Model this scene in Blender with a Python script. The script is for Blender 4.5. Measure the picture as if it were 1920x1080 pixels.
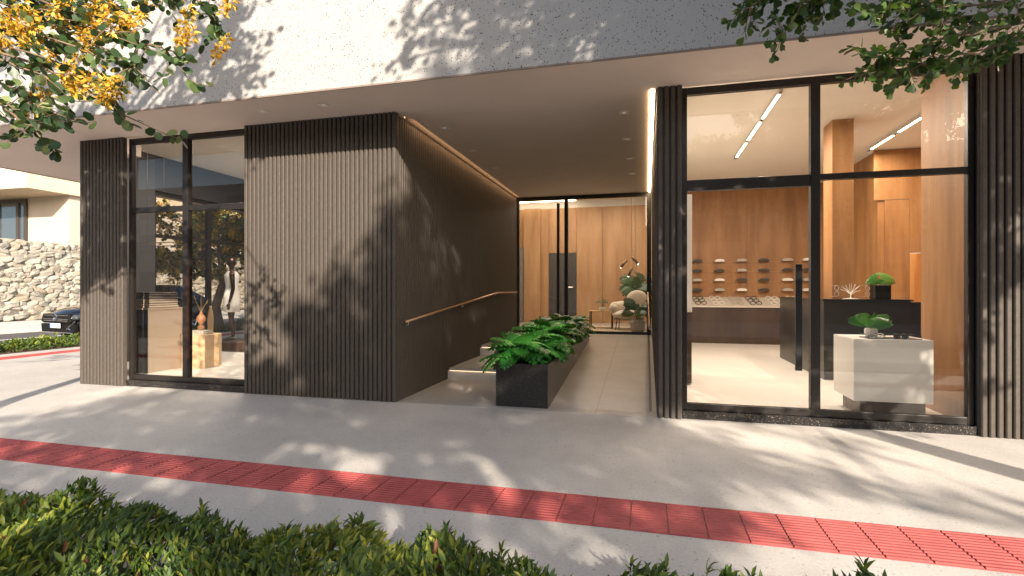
import bpy, bmesh, math, random
import numpy as np
from mathutils import Vector, Matrix
R = math.radians
for o in list(bpy.data.objects): bpy.data.objects.remove(o)
SC = bpy.context.scene; COL = SC.collection
# ------------------------------------------------------------------ camera, sky, sun, exposure
cd = bpy.data.cameras.new('camera'); cam = bpy.data.objects.new('camera', cd); COL.objects.link(cam)
cam.location = (0, 0, 1.35); cam.rotation_euler = (R(90), 0, R(14.46))
cd.sensor_width = 36; cd.lens = 36*977/1920; cd.shift_y = 3/1920; cd.clip_start = .05; cd.clip_end = 900
SC.camera = cam
SUN_AZ, SUN_EL = 146.0, 23.3
w = bpy.data.worlds.new('World'); SC.world = w; w.use_nodes = True
nt = w.node_tree; sky = nt.nodes.new('ShaderNodeTexSky'); sky.sky_type = 'NISHITA'; sky.sun_disc = False
sky.sun_elevation = R(SUN_EL); sky.sun_rotation = R(SUN_AZ); sky.dust_density = 1.6; sky.ozone_density = .5; sky.air_density = .8
bg = nt.nodes['Background']; wm = nt.nodes.new('ShaderNodeMix'); wm.data_type = 'RGBA'; wm.blend_type = 'MULTIPLY'; wm.inputs[0].default_value = 1; wm.inputs[7].default_value = (1.03,.98,.90,1); nt.links.new(sky.outputs[0], wm.inputs[6]); nt.links.new(wm.outputs[2], bg.inputs[0]); bg.inputs[1].default_value = .14
sl = bpy.data.lights.new('sun', 'SUN'); so = bpy.data.objects.new('sun', sl); COL.objects.link(so)
sl.energy = 4.5; sl.angle = R(.55); sl.color = (1, .88, .74)
LD = Vector((-math.sin(R(SUN_AZ))*math.cos(R(SUN_EL)), -math.cos(R(SUN_AZ))*math.cos(R(SUN_EL)), -math.sin(R(SUN_EL))))
so.rotation_euler = LD.to_track_quat('-Z', 'Y').to_euler(); so.location = (8, -12, 12)
vs = SC.view_settings; vs.view_transform = 'Standard'; vs.look = 'None'; vs.gamma = 1; vs.exposure = 1.2
rng = np.random.default_rng(7); random.seed(7)
CS, SN = math.cos(R(14.46)), math.sin(R(14.46))
def pt(px, py, d):                      # a point d metres in front of the camera seen at that place of the photo
    l = (px-960)/977
    return np.array((d*(-SN+l*CS), d*(CS+l*SN), 1.35+d*(543-py)/977))

# ------------------------------------------------------------------ helpers
OFF = {}
def tag(o, label=None, cat=None, group=None, kind=None):
    if label: o['label'] = label
    if cat: o['category'] = cat
    if group: o['group'] = group
    if kind: o['kind'] = kind
    return o
def thing(name, label, cat, loc=(0, 0, 0), group=None):
    o = bpy.data.objects.new(name, None); COL.objects.link(o); o.location = loc; OFF[o.name] = np.array(loc, float)
    o.empty_display_size = .1
    return tag(o, label, cat, group)
def link_mesh(name, verts, faces, mat, parent=None, smooth=False, tint=None, org=None):
    v = np.asarray(verts, float).reshape(-1, 3)
    off = OFF[parent.name] if parent is not None else (np.array(org, float) if org is not None else np.zeros(3))
    me = bpy.data.meshes.new(name)
    v = v-off
    if isinstance(faces, np.ndarray):
        n = faces.shape[1]; me.vertices.add(len(v)); me.vertices.foreach_set('co', v.astype('f').ravel())
        me.loops.add(faces.size); me.loops.foreach_set('vertex_index', faces.astype('i').ravel())
        me.polygons.add(len(faces)); me.polygons.foreach_set('loop_start', (np.arange(len(faces))*n).astype('i'))
        me.polygons.foreach_set('loop_total', np.full(len(faces), n, 'i')); me.update(calc_edges=True); me.validate()
    else:
        me.from_pydata(v.tolist(), [], faces); me.update()
    if smooth: me.polygons.foreach_set('use_smooth', np.ones(len(me.polygons), bool))
    if tint is not None:
        a = me.attributes.new('tint', 'FLOAT', 'POINT'); a.data.foreach_set('value', np.asarray(tint, 'f'))
    for m in (mat if isinstance(mat, (list, tuple)) else [mat]): me.materials.append(m)
    o = bpy.data.objects.new(name, me); COL.objects.link(o)
    if parent is not None: o.parent = parent
    elif org is not None: o.location = org
    OFF[o.name] = off
    return o
class MB:
    def __init__(s): s.v = []; s.f = []; s.bv = 0
    def add(s, vs, fs):
        n = len(s.v); s.v += [tuple(map(float, q)) for q in vs]; s.f += [tuple(n+i for i in f) for f in fs]; return s
    def box(s, x0, x1, y0, y1, z0, z1):
        return s.add([(x0,y0,z0),(x1,y0,z0),(x1,y1,z0),(x0,y1,z0),(x0,y0,z1),(x1,y0,z1),(x1,y1,z1),(x0,y1,z1)],
                     [(0,3,2,1),(4,5,6,7),(0,1,5,4),(1,2,6,5),(2,3,7,6),(3,0,4,7)])
    def prism(s, poly, z0, z1):
        n = len(poly)
        return s.add([(x,y,z0) for x,y in poly]+[(x,y,z1) for x,y in poly],
                     [tuple(range(n))[::-1], tuple(range(n,2*n))]+[(i,(i+1)%n,n+(i+1)%n,n+i) for i in range(n)])
    def extrude(s, poly, axis, a, b):   # poly in the two other axes
        n = len(poly)
        def P(u, v, t): return {'x': (t,u,v), 'y': (u,t,v), 'z': (u,v,t)}[axis]
        return s.add([P(u,v,a) for u,v in poly]+[P(u,v,b) for u,v in poly],
                     [tuple(range(n)), tuple(range(n,2*n))[::-1]]+[(i,n+i,n+(i+1)%n,(i+1)%n) for i in range(n)])
    def tube(s, pts, rad, n=8, cap=True):
        pts = [np.array(p, float) for p in pts]; rad = rad if hasattr(rad, '__len__') else [rad]*len(pts)
        vs = []; u = None
        for i, p in enumerate(pts):
            t = pts[min(i+1, len(pts)-1)]-pts[max(i-1, 0)]; t = t/(np.linalg.norm(t)+1e-9)
            if u is None: u = np.cross(t, (0,0,1) if abs(t[2]) < .9 else (1,0,0))
            u = u-t*np.dot(u, t); u /= np.linalg.norm(u)+1e-9; v = np.cross(t, u)
            for k in range(n):
                a = 2*math.pi*k/n; vs.append(p+rad[i]*(math.cos(a)*u+math.sin(a)*v))
        fs = [(i*n+k, i*n+(k+1)%n, (i+1)*n+(k+1)%n, (i+1)*n+k) for i in range(len(pts)-1) for k in range(n)]
        if cap: fs += [tuple(range(n))[::-1], tuple(range((len(pts)-1)*n, len(pts)*n))]
        return s.add(vs, fs)
    def lathe(s, prof, c=(0,0,0), n=20, sx=1, sy=1):
        vs = [(c[0]+r*sx*math.cos(2*math.pi*k/n), c[1]+r*sy*math.sin(2*math.pi*k/n), c[2]+z) for r, z in prof for k in range(n)]
        m = len(prof)
        fs = [(i*n+k, i*n+(k+1)%n, (i+1)*n+(k+1)%n, (i+1)*n+k) for i in range(m-1) for k in range(n)]
        return s.add(vs, fs+[tuple(range(n))[::-1], tuple(range((m-1)*n, m*n))])
    def ell(s, c, r, n=12, m=8):
        prof = [(max(math.sin(math.pi*i/m), .01), -math.cos(math.pi*i/m)*r[2]) for i in range(m+1)]
        return s.lathe(prof, c, n, r[0], r[1])
    def torus(s, c, Rr, r, ax='z', n=18, m=6, sx=1, sy=1):
        P = []
        for k in range(n+1):
            a = 2*math.pi*k/n; x, y = Rr*sx*math.cos(a), Rr*sy*math.sin(a)
            P.append({'z': (c[0]+x, c[1]+y, c[2]), 'y': (c[0]+x, c[1], c[2]+y), 'x': (c[0], c[1]+x, c[2]+y)}[ax])
        return s.tube(P, r, m, False)
    def build(s, name, mat, parent=None, smooth=False, bevel=0, org=None, seg=2):
        o = link_mesh(name, s.v, s.f, mat, parent, smooth, org=org)
        if bevel:
            b = o.modifiers.new('bevel', 'BEVEL'); b.width = bevel; b.segments = seg; b.limit_method = 'ANGLE'; b.angle_limit = R(40)
        if smooth and bevel == 0:
            pass
        return o
def BX(*a): return MB().box(*a)
def copy_tree(o, parent=None):
    c = o.copy(); COL.objects.link(c)
    if parent is not None: c.parent = parent; c.matrix_parent_inverse = o.matrix_parent_inverse.copy()
    for ch in [q for q in bpy.data.objects if q.parent == o]: copy_tree(ch, c)
    return c

# ------------------------------------------------------------------ materials
def mat(name, col=(.5,.5,.5), rough=.6, metal=0, spec=.5, emit=None, es=0):
    m = bpy.data.materials.new(name); m.use_nodes = True; b = m.node_tree.nodes['Principled BSDF']
    b.inputs['Base Color'].default_value = (*col, 1); b.inputs['Roughness'].default_value = rough
    b.inputs['Metallic'].default_value = metal; b.inputs['Specular IOR Level'].default_value = spec
    if emit: b.inputs['Emission Color'].default_value = (*emit, 1); b.inputs['Emission Strength'].default_value = es
    return m
def _n(m, t, **k):
    n = m.node_tree.nodes.new(t)
    for a, v in k.items():
        if a.startswith('i_'): n.inputs[a[2:].replace('_', ' ')].default_value = v
        else: setattr(n, a, v)
    return n
def lk(m, a, b): m.node_tree.links.new(a, b)
def bs(m): return m.node_tree.nodes['Principled BSDF']
def coords(m, scale=(1,1,1), out='Object'):
    tc = _n(m, 'ShaderNodeTexCoord'); mp = _n(m, 'ShaderNodeMapping'); mp.inputs['Scale'].default_value = scale
    lk(m, tc.outputs[out], mp.inputs[0]); return mp.outputs[0]
def noise(m, co, scale, detail=4, rough=.55):
    n = _n(m, 'ShaderNodeTexNoise', i_Scale=scale, i_Detail=detail, i_Roughness=rough); lk(m, co, n.inputs['Vector']); return n.outputs['Fac']
def ramp(m, fac, stops):
    r = _n(m, 'ShaderNodeValToRGB'); cr = r.color_ramp
    while len(cr.elements) < len(stops): cr.elements.new(.5)
    for e, (p, c) in zip(cr.elements, stops): e.position = p; e.color = (*c, 1)
    lk(m, fac, r.inputs[0]); return r.outputs[0]
def mix(m, fac, a, b, mode='MIX'):
    x = _n(m, 'ShaderNodeMix', data_type='RGBA', blend_type=mode)
    for s, v in ((x.inputs[0], fac), (x.inputs[6], a), (x.inputs[7], b)):
        if hasattr(v, 'is_output'): lk(m, v, s)
        else: s.default_value = v if not isinstance(v, tuple) else (*v, 1)
    return x.outputs[2]
def math_(m, op, a, b=0, clamp=False):
    x = _n(m, 'ShaderNodeMath', operation=op, use_clamp=clamp)
    for s, v in ((x.inputs[0], a), (x.inputs[1], b)):
        if hasattr(v, 'is_output'): lk(m, v, s)
        else: s.default_value = v
    return x.outputs[0]
def bump(m, h, strength=.3, dist=.01):
    b = _n(m, 'ShaderNodeBump', i_Strength=strength, i_Distance=dist); lk(m, h, b.inputs['Height']); lk(m, b.outputs[0], bs(m).inputs['Normal'])
def chips(m, co, scale, lo, hi):        # 0..1 mask of terrazzo chips of random size
    v = _n(m, 'ShaderNodeTexVoronoi', i_Scale=scale); v.inputs['Randomness'].default_value = 1; lk(m, co, v.inputs['Vector'])
    wn = _n(m, 'ShaderNodeTexWhiteNoise'); lk(m, v.outputs['Position'], wn.inputs['Vector'])
    r = _n(m, 'ShaderNodeMapRange'); lk(m, wn.outputs['Value'], r.inputs[0]); r.inputs[3].default_value = lo; r.inputs[4].default_value = hi
    d = math_(m, 'SUBTRACT', r.outputs[0], v.outputs['Distance'])
    return math_(m, 'MULTIPLY', d, 25, True), wn.outputs['Color']
M = {}
def terrazzo(name, base, chipc, scale, lo, hi, rough=.6):
    m = mat(name, base, rough); co = coords(m)
    k, c = chips(m, co, scale, lo, hi); k2, c2 = chips(m, co, scale*2.1, lo-.08, hi-.05)
    big = noise(m, co, 1.3, 5); bc = mix(m, big, tuple(x*.93 for x in base), tuple(min(1, x*1.05) for x in base))
    o = mix(m, k2, bc, tuple(x*1.6+.03 for x in chipc)); o = mix(m, k, o, chipc)
    lk(m, o, bs(m).inputs['Base Color']); bump(m, noise(m, co, 90, 3), .15, .003); return m
M['fascia'] = terrazzo('white_terrazzo', (.42,.407,.39), (.022,.021,.022), 58, -.35, .40)
M['granite'] = terrazzo('black_granite', (.014,.013,.013), (.30,.24,.17), 80, -.75, .40, .25)
def paving():
    m = mat('pavement_concrete', rough=.75); co = coords(m)
    a = ramp(m, noise(m, co, 1.1, 8, .65), [(.38,(0,0,0)),(.62,(1,1,1))]); b = noise(m, co, 55, 5, .7); c1 = noise(m, co, 9, 4)
    base = mix(m, a, (.51,.475,.425), (.62,.58,.525)); base = mix(m, math_(m, 'MULTIPLY', ramp(m, b, [(.35,(0,0,0)),(.65,(1,1,1))]), .6), base, (.38,.365,.35))
    st = ramp(m, c1, [(.45, (0,0,0)), (.75, (1,1,1))]); base = mix(m, math_(m, 'MULTIPLY', st, .22), base, (.62,.59,.55))
    cs = coords(m, (1,2.2,1)); k, _ = chips(m, cs, 34, -.6, .32); base = mix(m, math_(m, 'MULTIPLY', k, .8), base, (.17,.16,.155))
    k2, _ = chips(m, cs, 30, -.8, .26); 
    base = mix(m, math_(m, 'MULTIPLY', k2, .5), base, (.68,.66,.62))
    lk(m, base, bs(m).inputs['Base Color']); bump(m, b, .35, .006); return m
M['pave'] = paving()
def simple_noise(name, c0, c1, scale, rough=.6, bmp=0, det=5, sc=(1,1,1), metal=0, spec=.5):
    m = mat(name, c0, rough, metal, spec); co = coords(m, sc); f = noise(m, co, scale, det, .6)
    lk(m, ramp(m, f, [(.3, c0), (.7, c1)]), bs(m).inputs['Base Color'])
    if bmp: bump(m, f, bmp, .01)
    return m
M['slat'] = simple_noise('dark_slat', (.072,.060,.050), (.094,.079,.066), 22, .6, .04, spec=.3)
M['backing'] = mat('cladding_backing', (.03,.028,.026), .6)
M['soffit'] = simple_noise('soffit_plaster', (.72,.61,.54), (.76,.65,.575), 1.5, .8)
M['ceiling'] = mat('ceiling_paint', (.74,.68,.60), .8)
M['white'] = mat('white_paint', (.80,.79,.77), .4)
M['frame'] = simple_noise('dark_bronze_frame', (.022,.018,.016), (.032,.026,.023), 30, .38, .0, metal=.3)
M['black'] = mat('black_metal', (.012,.012,.012), .35)
M['floor'] = simple_noise('pale_floor', (.74,.71,.67), (.80,.77,.73), 2.5, .32)
def tile_floor():
    m = mat('passage_tile', rough=.33); co = coords(m); f = noise(m, co, 1.6, 7, .65); f2 = noise(m, co, 14, 4)
    base = ramp(m, f, [(.3, (.40,.365,.33)), (.55, (.48,.45,.41)), (.75, (.55,.52,.47))])
    base = mix(m, math_(m, 'MULTIPLY', f2, .2), base, (.25,.23,.21))
    br = _n(m, 'ShaderNodeTexBrick', i_Scale=1.0, i_Mortar_Size=.004); br.offset = 0; br.inputs['Brick Width'].default_value = 1.18; br.inputs['Row Height'].default_value = 1.18
    lk(m, co, br.inputs['Vector']); base = mix(m, br.outputs['Fac'], base, (.22,.2,.18)); lk(m, base, bs(m).inputs['Base Color']); return m
M['tile'] = tile_floor()
def wood(name, dark, mid, light, rough=.5, sc=1.0, z=.12):
    m = mat(name, rough=rough); co = coords(m, (3*sc,3*sc,3*sc*z)); f = noise(m, co, 1.4, 6, .62)
    cg = coords(m, (60*sc,60*sc,1.6*sc)); g = noise(m, cg, 1.0, 4, .6)
    b = ramp(m, f, [(.28, dark), (.5, mid), (.72, light)]); b = mix(m, math_(m, 'MULTIPLY', ramp(m, g, [(.35,(0,0,0)),(.8,(1,1,1))]), .35), b, dark)
    ck = coords(m, (5,5,2.2)); k = noise(m, ck, 1.3, 3); b = mix(m, math_(m, 'MULTIPLY', ramp(m, k, [(.62,(0,0,0)),(.70,(1,1,1))]), .25), b, dark)
    lk(m, b, bs(m).inputs['Base Color']); bump(m, g, .08, .003); return m
M['wood'] = wood('oak_panel', (.22,.098,.034), (.34,.165,.062), (.44,.235,.098))
M['wood2'] = wood('lobby_oak', (.36,.20,.095), (.48,.285,.15), (.56,.36,.20))
M['pine'] = wood('knotty_pine', (.40,.15,.035), (.60,.29,.09), (.72,.40,.16), sc=1.6, z=.06)
M['dwood'] = wood('dark_walnut', (.030,.016,.011), (.055,.030,.020), (.085,.048,.032))
M['brass'] = mat('brass_rail', (.52,.33,.20), .35, .75)
M['chrome'] = mat('chrome', (.8,.8,.8), .2, 1)
M['red'] = simple_noise('red_tactile', (.34,.062,.058), (.44,.092,.084), 7, .7, .1)
M['asphalt'] = simple_noise('asphalt', (.075,.068,.066), (.105,.096,.092), 30, .85, .3)
M['kerb'] = simple_noise('kerb_concrete', (.50,.48,.45), (.60,.58,.54), 6, .8, .1)
M['soil'] = simple_noise('soil', (.03,.02,.012), (.07,.045,.028), 25, .95, .6)
M['ground'] = simple_noise('earth', (.16,.14,.10), (.22,.19,.14), 1, .9)
M['paint'] = mat('road_paint', (.7,.7,.68), .7)
M['charcoal'] = mat('charcoal_wall', (.035,.035,.04), .6)
M['counter'] = mat('black_counter', (.022,.02,.019), .3)
M['tan'] = mat('tan_cabinet', (.34,.27,.21), .45)
M['lwood'] = wood('light_plywood', (.55,.36,.19), (.68,.47,.27), (.75,.55,.34))
M['cloth'] = mat('folded_cloth', (.10,.085,.075), .9)
M['cloth2'] = mat('folded_cloth_light', (.34,.28,.22), .9)
M['cream'] = simple_noise('cream_boucle', (.62,.54,.44), (.72,.64,.54), 60, .95, .4)
M['rug'] = simple_noise('rug', (.40,.31,.20), (.60,.50,.36), 40, .95, .6)
M['bronze'] = mat('bronze_figure', (.075,.055,.040), .28, .7)
M['dress'] = mat('white_dress', (.75,.73,.70), .85)
M['house'] = simple_noise('cream_render', (.47,.40,.335), (.50,.43,.36), 2, .85)
M['houseband'] = simple_noise('cream_band', (.56,.46,.33), (.60,.50,.36), 2, .85)
M['housedark'] = mat('window_frame_dark', (.05,.04,.035), .5)
M['carpaint'] = mat('car_paint', (.012,.018,.03), .12, .5); bs(M['carpaint']).inputs['Coat Weight'].default_value = .8
M['carblack'] = mat('car_black', (.006,.006,.006), .55, spec=.25)
M['rubber'] = mat('tyre', (.012,.012,.012), .8)
M['plate'] = mat('plate_white', (.8,.8,.78), .5); M['plateblue'] = mat('plate_blue', (.03,.12,.5), .5)
M['ink'] = mat('plate_ink', (.02,.02,.03), .5)
M['pot'] = mat('white_pot', (.72,.70,.66), .5); M['potc'] = mat('concrete_pot', (.38,.35,.31), .8); M['potb'] = mat('black_pot', (.012,.012,.012), .35)
M['terra'] = mat('clay_vase', (.42,.20,.10), .5)
def bark(name, a, b):
    return simple_noise(name, a, b, 9, .9, .6, 6, (1,1,.25))
M['bark'] = bark('bark', (.10,.07,.05), (.20,.15,.11)); M['twig'] = bark('twig', (.13,.09,.055), (.24,.17,.11))
def leafmat(name, stops, trans=.35, rough=.45, transcol=None, vein=False):
    m = mat(name, rough=rough); at = _n(m, 'ShaderNodeAttribute', attribute_name='tint')
    c = ramp(m, at.outputs['Fac'], stops); lk(m, c, bs(m).inputs['Base Color'])
    tr = _n(m, 'ShaderNodeBsdfTranslucent'); tc = mix(m, 1.0, c, transcol or (1.5,1.4,.5), 'MULTIPLY'); lk(m, tc, tr.inputs[0])
    ms = _n(m, 'ShaderNodeMixShader'); ms.inputs[0].default_value = trans
    lk(m, bs(m).outputs[0], ms.inputs[1]); lk(m, tr.outputs[0], ms.inputs[2])
    out = m.node_tree.nodes['Material Output']; lk(m, ms.outputs[0], out.inputs['Surface']); return m
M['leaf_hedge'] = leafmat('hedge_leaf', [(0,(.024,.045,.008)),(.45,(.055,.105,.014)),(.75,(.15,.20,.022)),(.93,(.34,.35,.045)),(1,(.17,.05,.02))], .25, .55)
M['leaf_yt'] = leafmat('round_leaf', [(0,(.02,.045,.016)),(.6,(.045,.09,.03)),(.85,(.14,.20,.07)),(1,(.28,.33,.15))], .25, .42)
M['flower'] = leafmat('yellow_flower', [(0,(.38,.19,.015)),(.5,(.66,.42,.04)),(1,(.85,.62,.10))], .3, .6, (1.1,1,.6))
M['leaf_gt'] = leafmat('green_leaf', [(0,(.022,.05,.010)),(.6,(.045,.095,.018)),(1,(.10,.17,.035))], .3, .42)
M['leaf_mon'] = leafmat('monstera_leaf', [(0,(.018,.10,.016)),(.7,(.04,.19,.03)),(1,(.14,.32,.06))], .2, .3)
M['leaf_dk'] = leafmat('dark_leaf', [(0,(.010,.032,.010)),(1,(.06,.13,.04))], .15, .35)
def glass(name, tint, refl=.9):
    m = bpy.data.materials.new(name); m.use_nodes = True; n = m.node_tree; n.nodes.remove(n.nodes['Principled BSDF'])
    tr = _n(m, 'ShaderNodeBsdfTransparent'); tr.inputs[0].default_value = (*tint, 1); gl = _n(m, 'ShaderNodeBsdfGlossy'); gl.inputs['Roughness'].default_value = .0
    gl.inputs[0].default_value = (refl,refl,refl,1); ge = _n(m, 'ShaderNodeNewGeometry'); vm = _n(m, 'ShaderNodeVectorMath', operation='DOT_PRODUCT'); lk(m, ge.outputs['Incoming'], vm.inputs[0]); lk(m, ge.outputs['Normal'], vm.inputs[1])
    c_ = math_(m, 'ABSOLUTE', vm.outputs['Value']); p5 = math_(m, 'POWER', math_(m, 'SUBTRACT', 1, c_), 5); fr = math_(m, 'ADD', math_(m, 'MULTIPLY', p5, .6), .035); ms = _n(m, 'ShaderNodeMixShader')
    lk(m, fr, ms.inputs[0]); lk(m, tr.outputs[0], ms.inputs[1]); lk(m, gl.outputs[0], ms.inputs[2]); lk(m, ms.outputs[0], n.nodes['Material Output'].inputs['Surface']); return m
M['glass'] = glass('shop_glass', (.90,.89,.87))
M['led'] = mat('warm_led', (1,.8,.5), emit=(1,.70,.38), es=14)
M['tube'] = mat('track_diffuser', (1,.9,.75), emit=(1,.84,.62), es=9)
M['dlens'] = mat('downlight_lens', (.6,.5,.4), .3, emit=(1,.8,.6), es=.12)

# ------------------------------------------------------------------ ground, roads, pavements
def struct(mb, name, m, bevel=0): return tag(mb.build(name, m, bevel=bevel), kind='structure')
struct(BX(-300,300,-300,300,-.6,-.16), 'ground', M['ground'])
struct(BX(-80,80,-4.2,.1,-.3,-.12), 'front_road', M['asphalt'])
struct(BX(-20.6,-15.42,.1,120,-.3,-.12), 'side_road', M['asphalt'])
struct(BX(-80,80,-12,-4.2,-.3,0), 'opposite_pavement', M['pave'])
struct(BX(-15.1,60,.28,60,-.3,0), 'pavement', M['pave'])
struct(MB().box(-15.42,-15.1,.28,120,-.3,.012).box(-15.42,60,.1,.28,-.3,.012), 'kerb', M['kerb'], .01)
struct(MB().box(-26,-20.9,.28,120,-.3,.0).box(-20.9,-20.6,.28,120,-.3,.015), 'far_pavement', M['kerb'])
struct(BX(-18.2,-18.08,.5,110,-.2,-.114), 'road_marking', M['paint'])
struct(MB().box(-14.45,-12.98,3.0,50,-.1,.015), 'verge_soil', M['soil'])
struct(MB().box(-11,14,.72,1.95,-.1,.02), 'planting_bed', M['soil'])
# tactile strip: raised ribs, one mesh per street
def tactile(name, horiz, a0, a1, b0, b1, pitch, phase):
    mb = MB(); n0 = math.ceil((a0-phase)/pitch); n1 = math.floor((a1-phase)/pitch)
    prof = [(b0, 0.001)]; nr = 12; w_ = (b1-b0)/nr
    for i in range(nr):
        c0 = b0+i*w_
        prof += [(c0+.15*w_, .006), (c0+.3*w_, .0115), (c0+.68*w_, .0115), (c0+.85*w_, .006)]
    prof += [(b1, 0.001)]
    for k in range(n0, n1):
        s, e = phase+k*pitch+.0045, phase+(k+1)*pitch-.0045; dz = rng.uniform(-.0008, .0008)
        P = [(u, v+dz) for u, v in prof]
        vs_ = [((s,u,v) if horiz else (u,s,v)) for u, v in P]+[((e,u,v) if horiz else (u,e,v)) for u, v in P]; n = len(P)
        f = [(i, n+i, n+i+1, i+1) if horiz else (i, i+1, n+i+1, n+i) for i in range(n-1)]
        mb.add(vs_, f)
    mb.box(*( (a0,a1,b0,b1) if horiz else (b0,b1,a0,a1)), -.05, .004)
    return struct(mb, name, [M['red']])
tactile('tactile_strip', True, -12.38, 13, 2.994, 3.416, .209, .118)
tactile('tactile_strip', False, 3.5, 50, -12.38, -11.98, .209, .118)

# ------------------------------------------------------------------ the building
FY = 5.68            # cladding front
B = thing('commercial_building', 'modern shop building with white terrazzo fascia, dark slatted walls and tall windows', 'building', (-2.9, FY, 0))
def slats_x(x0, x1, pitch=.0622, z0=.004, z1=3.478, depth=.034, flip=None):
    mb = MB(); n = max(1, round((x1-x0)/pitch)); p = (x1-x0)/n; mb.box(x0+.002, x1-.002, FY+depth, FY+depth+.03, z0, z1)
    for i in range(n):
        a = x0+i*p+p*.14; b = x0+(i+1)*p-p*.14; c = .009
        mb.prism([(a, FY+depth-.001), (a, FY+c), (a+c, FY), (b-c, FY), (b, FY+c), (b, FY+depth-.001)][::1], z0, z1)
    return mb
def slats_y(xf, y0, y1, sgn, pitch=.0622, z0=.004, z1=3.40, depth=.034, zf=None):
    mb = MB(); n = round((y1-y0)/pitch); p = (y1-y0)/n
    xb = xf-sgn*depth
    mb.box(min(xb, xb-sgn*.03), max(xb, xb-sgn*.03), y0+.002, y1-.002, z0, z1)
    for i in range(n):
        a = y0+i*p+p*.14; b = y0+(i+1)*p-p*.14; c = .009
        poly = [(xb+sgn*.001, a), (xf-sgn*c, a), (xf, a+c), (xf, b-c), (xf-sgn*c, b), (xb+sgn*.001, b)]
        mb.prism(poly, z0, z1)
    return mb
slats_x(-7.87, -7.07).build('slat_cladding', M['slat'], B)
slats_x(-5.07, -2.90).build('slat_cladding', M['slat'], B)
slats_x(.11, .364).build('slat_cladding', M['slat'], B)
slats_x(2.96, 7.1).build('slat_cladding', M['slat'], B)
slats_y(-2.90, FY+.05, 11.76, 1, z1=3.44).build('slat_cladding', M['slat'], B)
slats_y(.11, FY+.05, 11.76, -1, z1=3.44).build('slat_cladding', M['slat'], B)
# fascia and upper wall; upper floors left off so sun reaches side-street tree
MB().box(-10.87, 14, 4.88, 5.03, 3.487, 5.7).box(-10.87, -10.72, 5.03, 22, 3.487, 5.7).build('fascia', M['fascia'], B)
MB().box(-10.876, 14, 4.875, 4.890, 3.468, 3.486).box(-10.876, -10.862, 4.890, 22, 3.468, 3.486).build('drip_edge', mat('edge_trim', (.22,.17,.14), .7), B)
MB().box(-10.72, 14, 5.03, 11.85, 3.875, 5.69).box(-10.72, 14, 11.85, 22, 4.06, 5.69).build('upper_wall', M['fascia'], B)
s = MB().box(-10.72, 14, 5.031, FY+.07, 3.48, 3.86).box(-2.95, .14, FY+.07, 11.80, 3.48, 3.86)
s.box(-10.72, -8.92, FY+.07, 22, 3.48, 3.86).box(-8.92, -7.86, FY+.07, 6.62, 3.48, 3.86)
s.box(-10.861, 14, 4.891, 5.031, 3.48, 3.4865).box(-10.861, -10.721, 5.031, 22, 3.48, 3.4865)
s.build('soffit', M['soffit'], B)
# solid blocks and inner walls
BX(-5.06, -2.97, FY+.066, 11.80, 0, 3.86).build('wall', M['charcoal'], B)
BX(.18, .362, FY+.066, 13.7, 0, 3.86).build('wall', M['white'], B)
BX(2.97, 7.0, FY+.066, 6.66, 0, 3.86).build('wall', M['charcoal'], B)
MB().box(-9.0, -8.85, 6.64, 7.72, 0, 3.86).box(-9.0, -8.85, 7.72, 10.6, 3.20, 3.86).prism([(-7.87,5.75),(-7.83,5.80),(-8.84,6.64),(-8.96,6.64)], 0, 3.86).build('wall', M['charcoal'], B)
BX(-9.0, -5.06, 10.6, 10.75, 0, 3.86).build('wall', mat('shop_back_wall', (.5,.46,.42), .7), B)
MB().box(-8.85,-8.84,6.66,7.72,0,3.84).build('wall_panel', mat('grey_panel', (.06,.06,.066), .6), B)
BX(4.9, 5.05, 6.66, 10.7, 0, 3.86).build('wall', M['wood'], B)
BX(.362, 4.2, 13.62, 13.75, 0, 3.86).build('wall', M['wood'], B); BX(4.02, 4.12, 10.7, 13.62, 0, 3.86).build('wall', M['wood'], B)
# wood panels of the right shop
xs = [.363, 2.35, 4.02]
for a, b in zip(xs[:-1], xs[1:]): BX(a+.003, b-.003, 13.595, 13.62, .08, 3.84).build('wood_panel', M['wood'], B)
MB().box(3.95, 4.50, 10.66, 10.70, 2.95, 3.84).build('wood_panel', M['wood'], B)
for x0, x1, z0, z1 in ((4.12, 4.498, .1, 2.94), (4.502, 4.9, 2.0, 3.84)):
    BX(x0, x1, 10.66, 10.70, z0, z1).build('wood_panel', M['wood'], B)
MB().box(4.503, 4.70, 10.655, 10.70, .1, 1.99).box(4.703, 4.9, 10.65, 10.70, .1, 1.99).build('pine_panel', M['pine'], B)
BX(2.92, 2.965, FY+.165, 6.66, .08, 3.84).build('wood_panel', M['wood'], B)
BX(2.65, 2.93, 8.605, 9.0, .08, 3.85).build('wood_column', M['wood'], B)
# floors and ceilings
BX(.362, 4.9, FY+.07, 13.62, .0, .08).build('shop_floor', M['floor'], B)
MB().prism([(-7.8,FY+.2),(-5.06,FY+.2),(-5.06,10.6),(-8.95,10.6),(-8.95,6.66)], .0, .08).build('shop_floor', M['floor'], B)
BX(-7.6, -5.06, FY+.07, FY+.2, .0, .078).build('floor_edge', M['floor'], B)
BX(.362, 4.95, FY+.07, 13.7, 3.852, 3.87).build('ceiling', M['ceiling'], B)
BX(-8.98, -5.06, 6.40, 10.65, 3.852, 3.87).build('ceiling', M['ceiling'], B)
BX(-7.86, -5.06, FY+.07, 6.40, 3.852, 3.868).build('ceiling', M['ceiling'], B)
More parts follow.
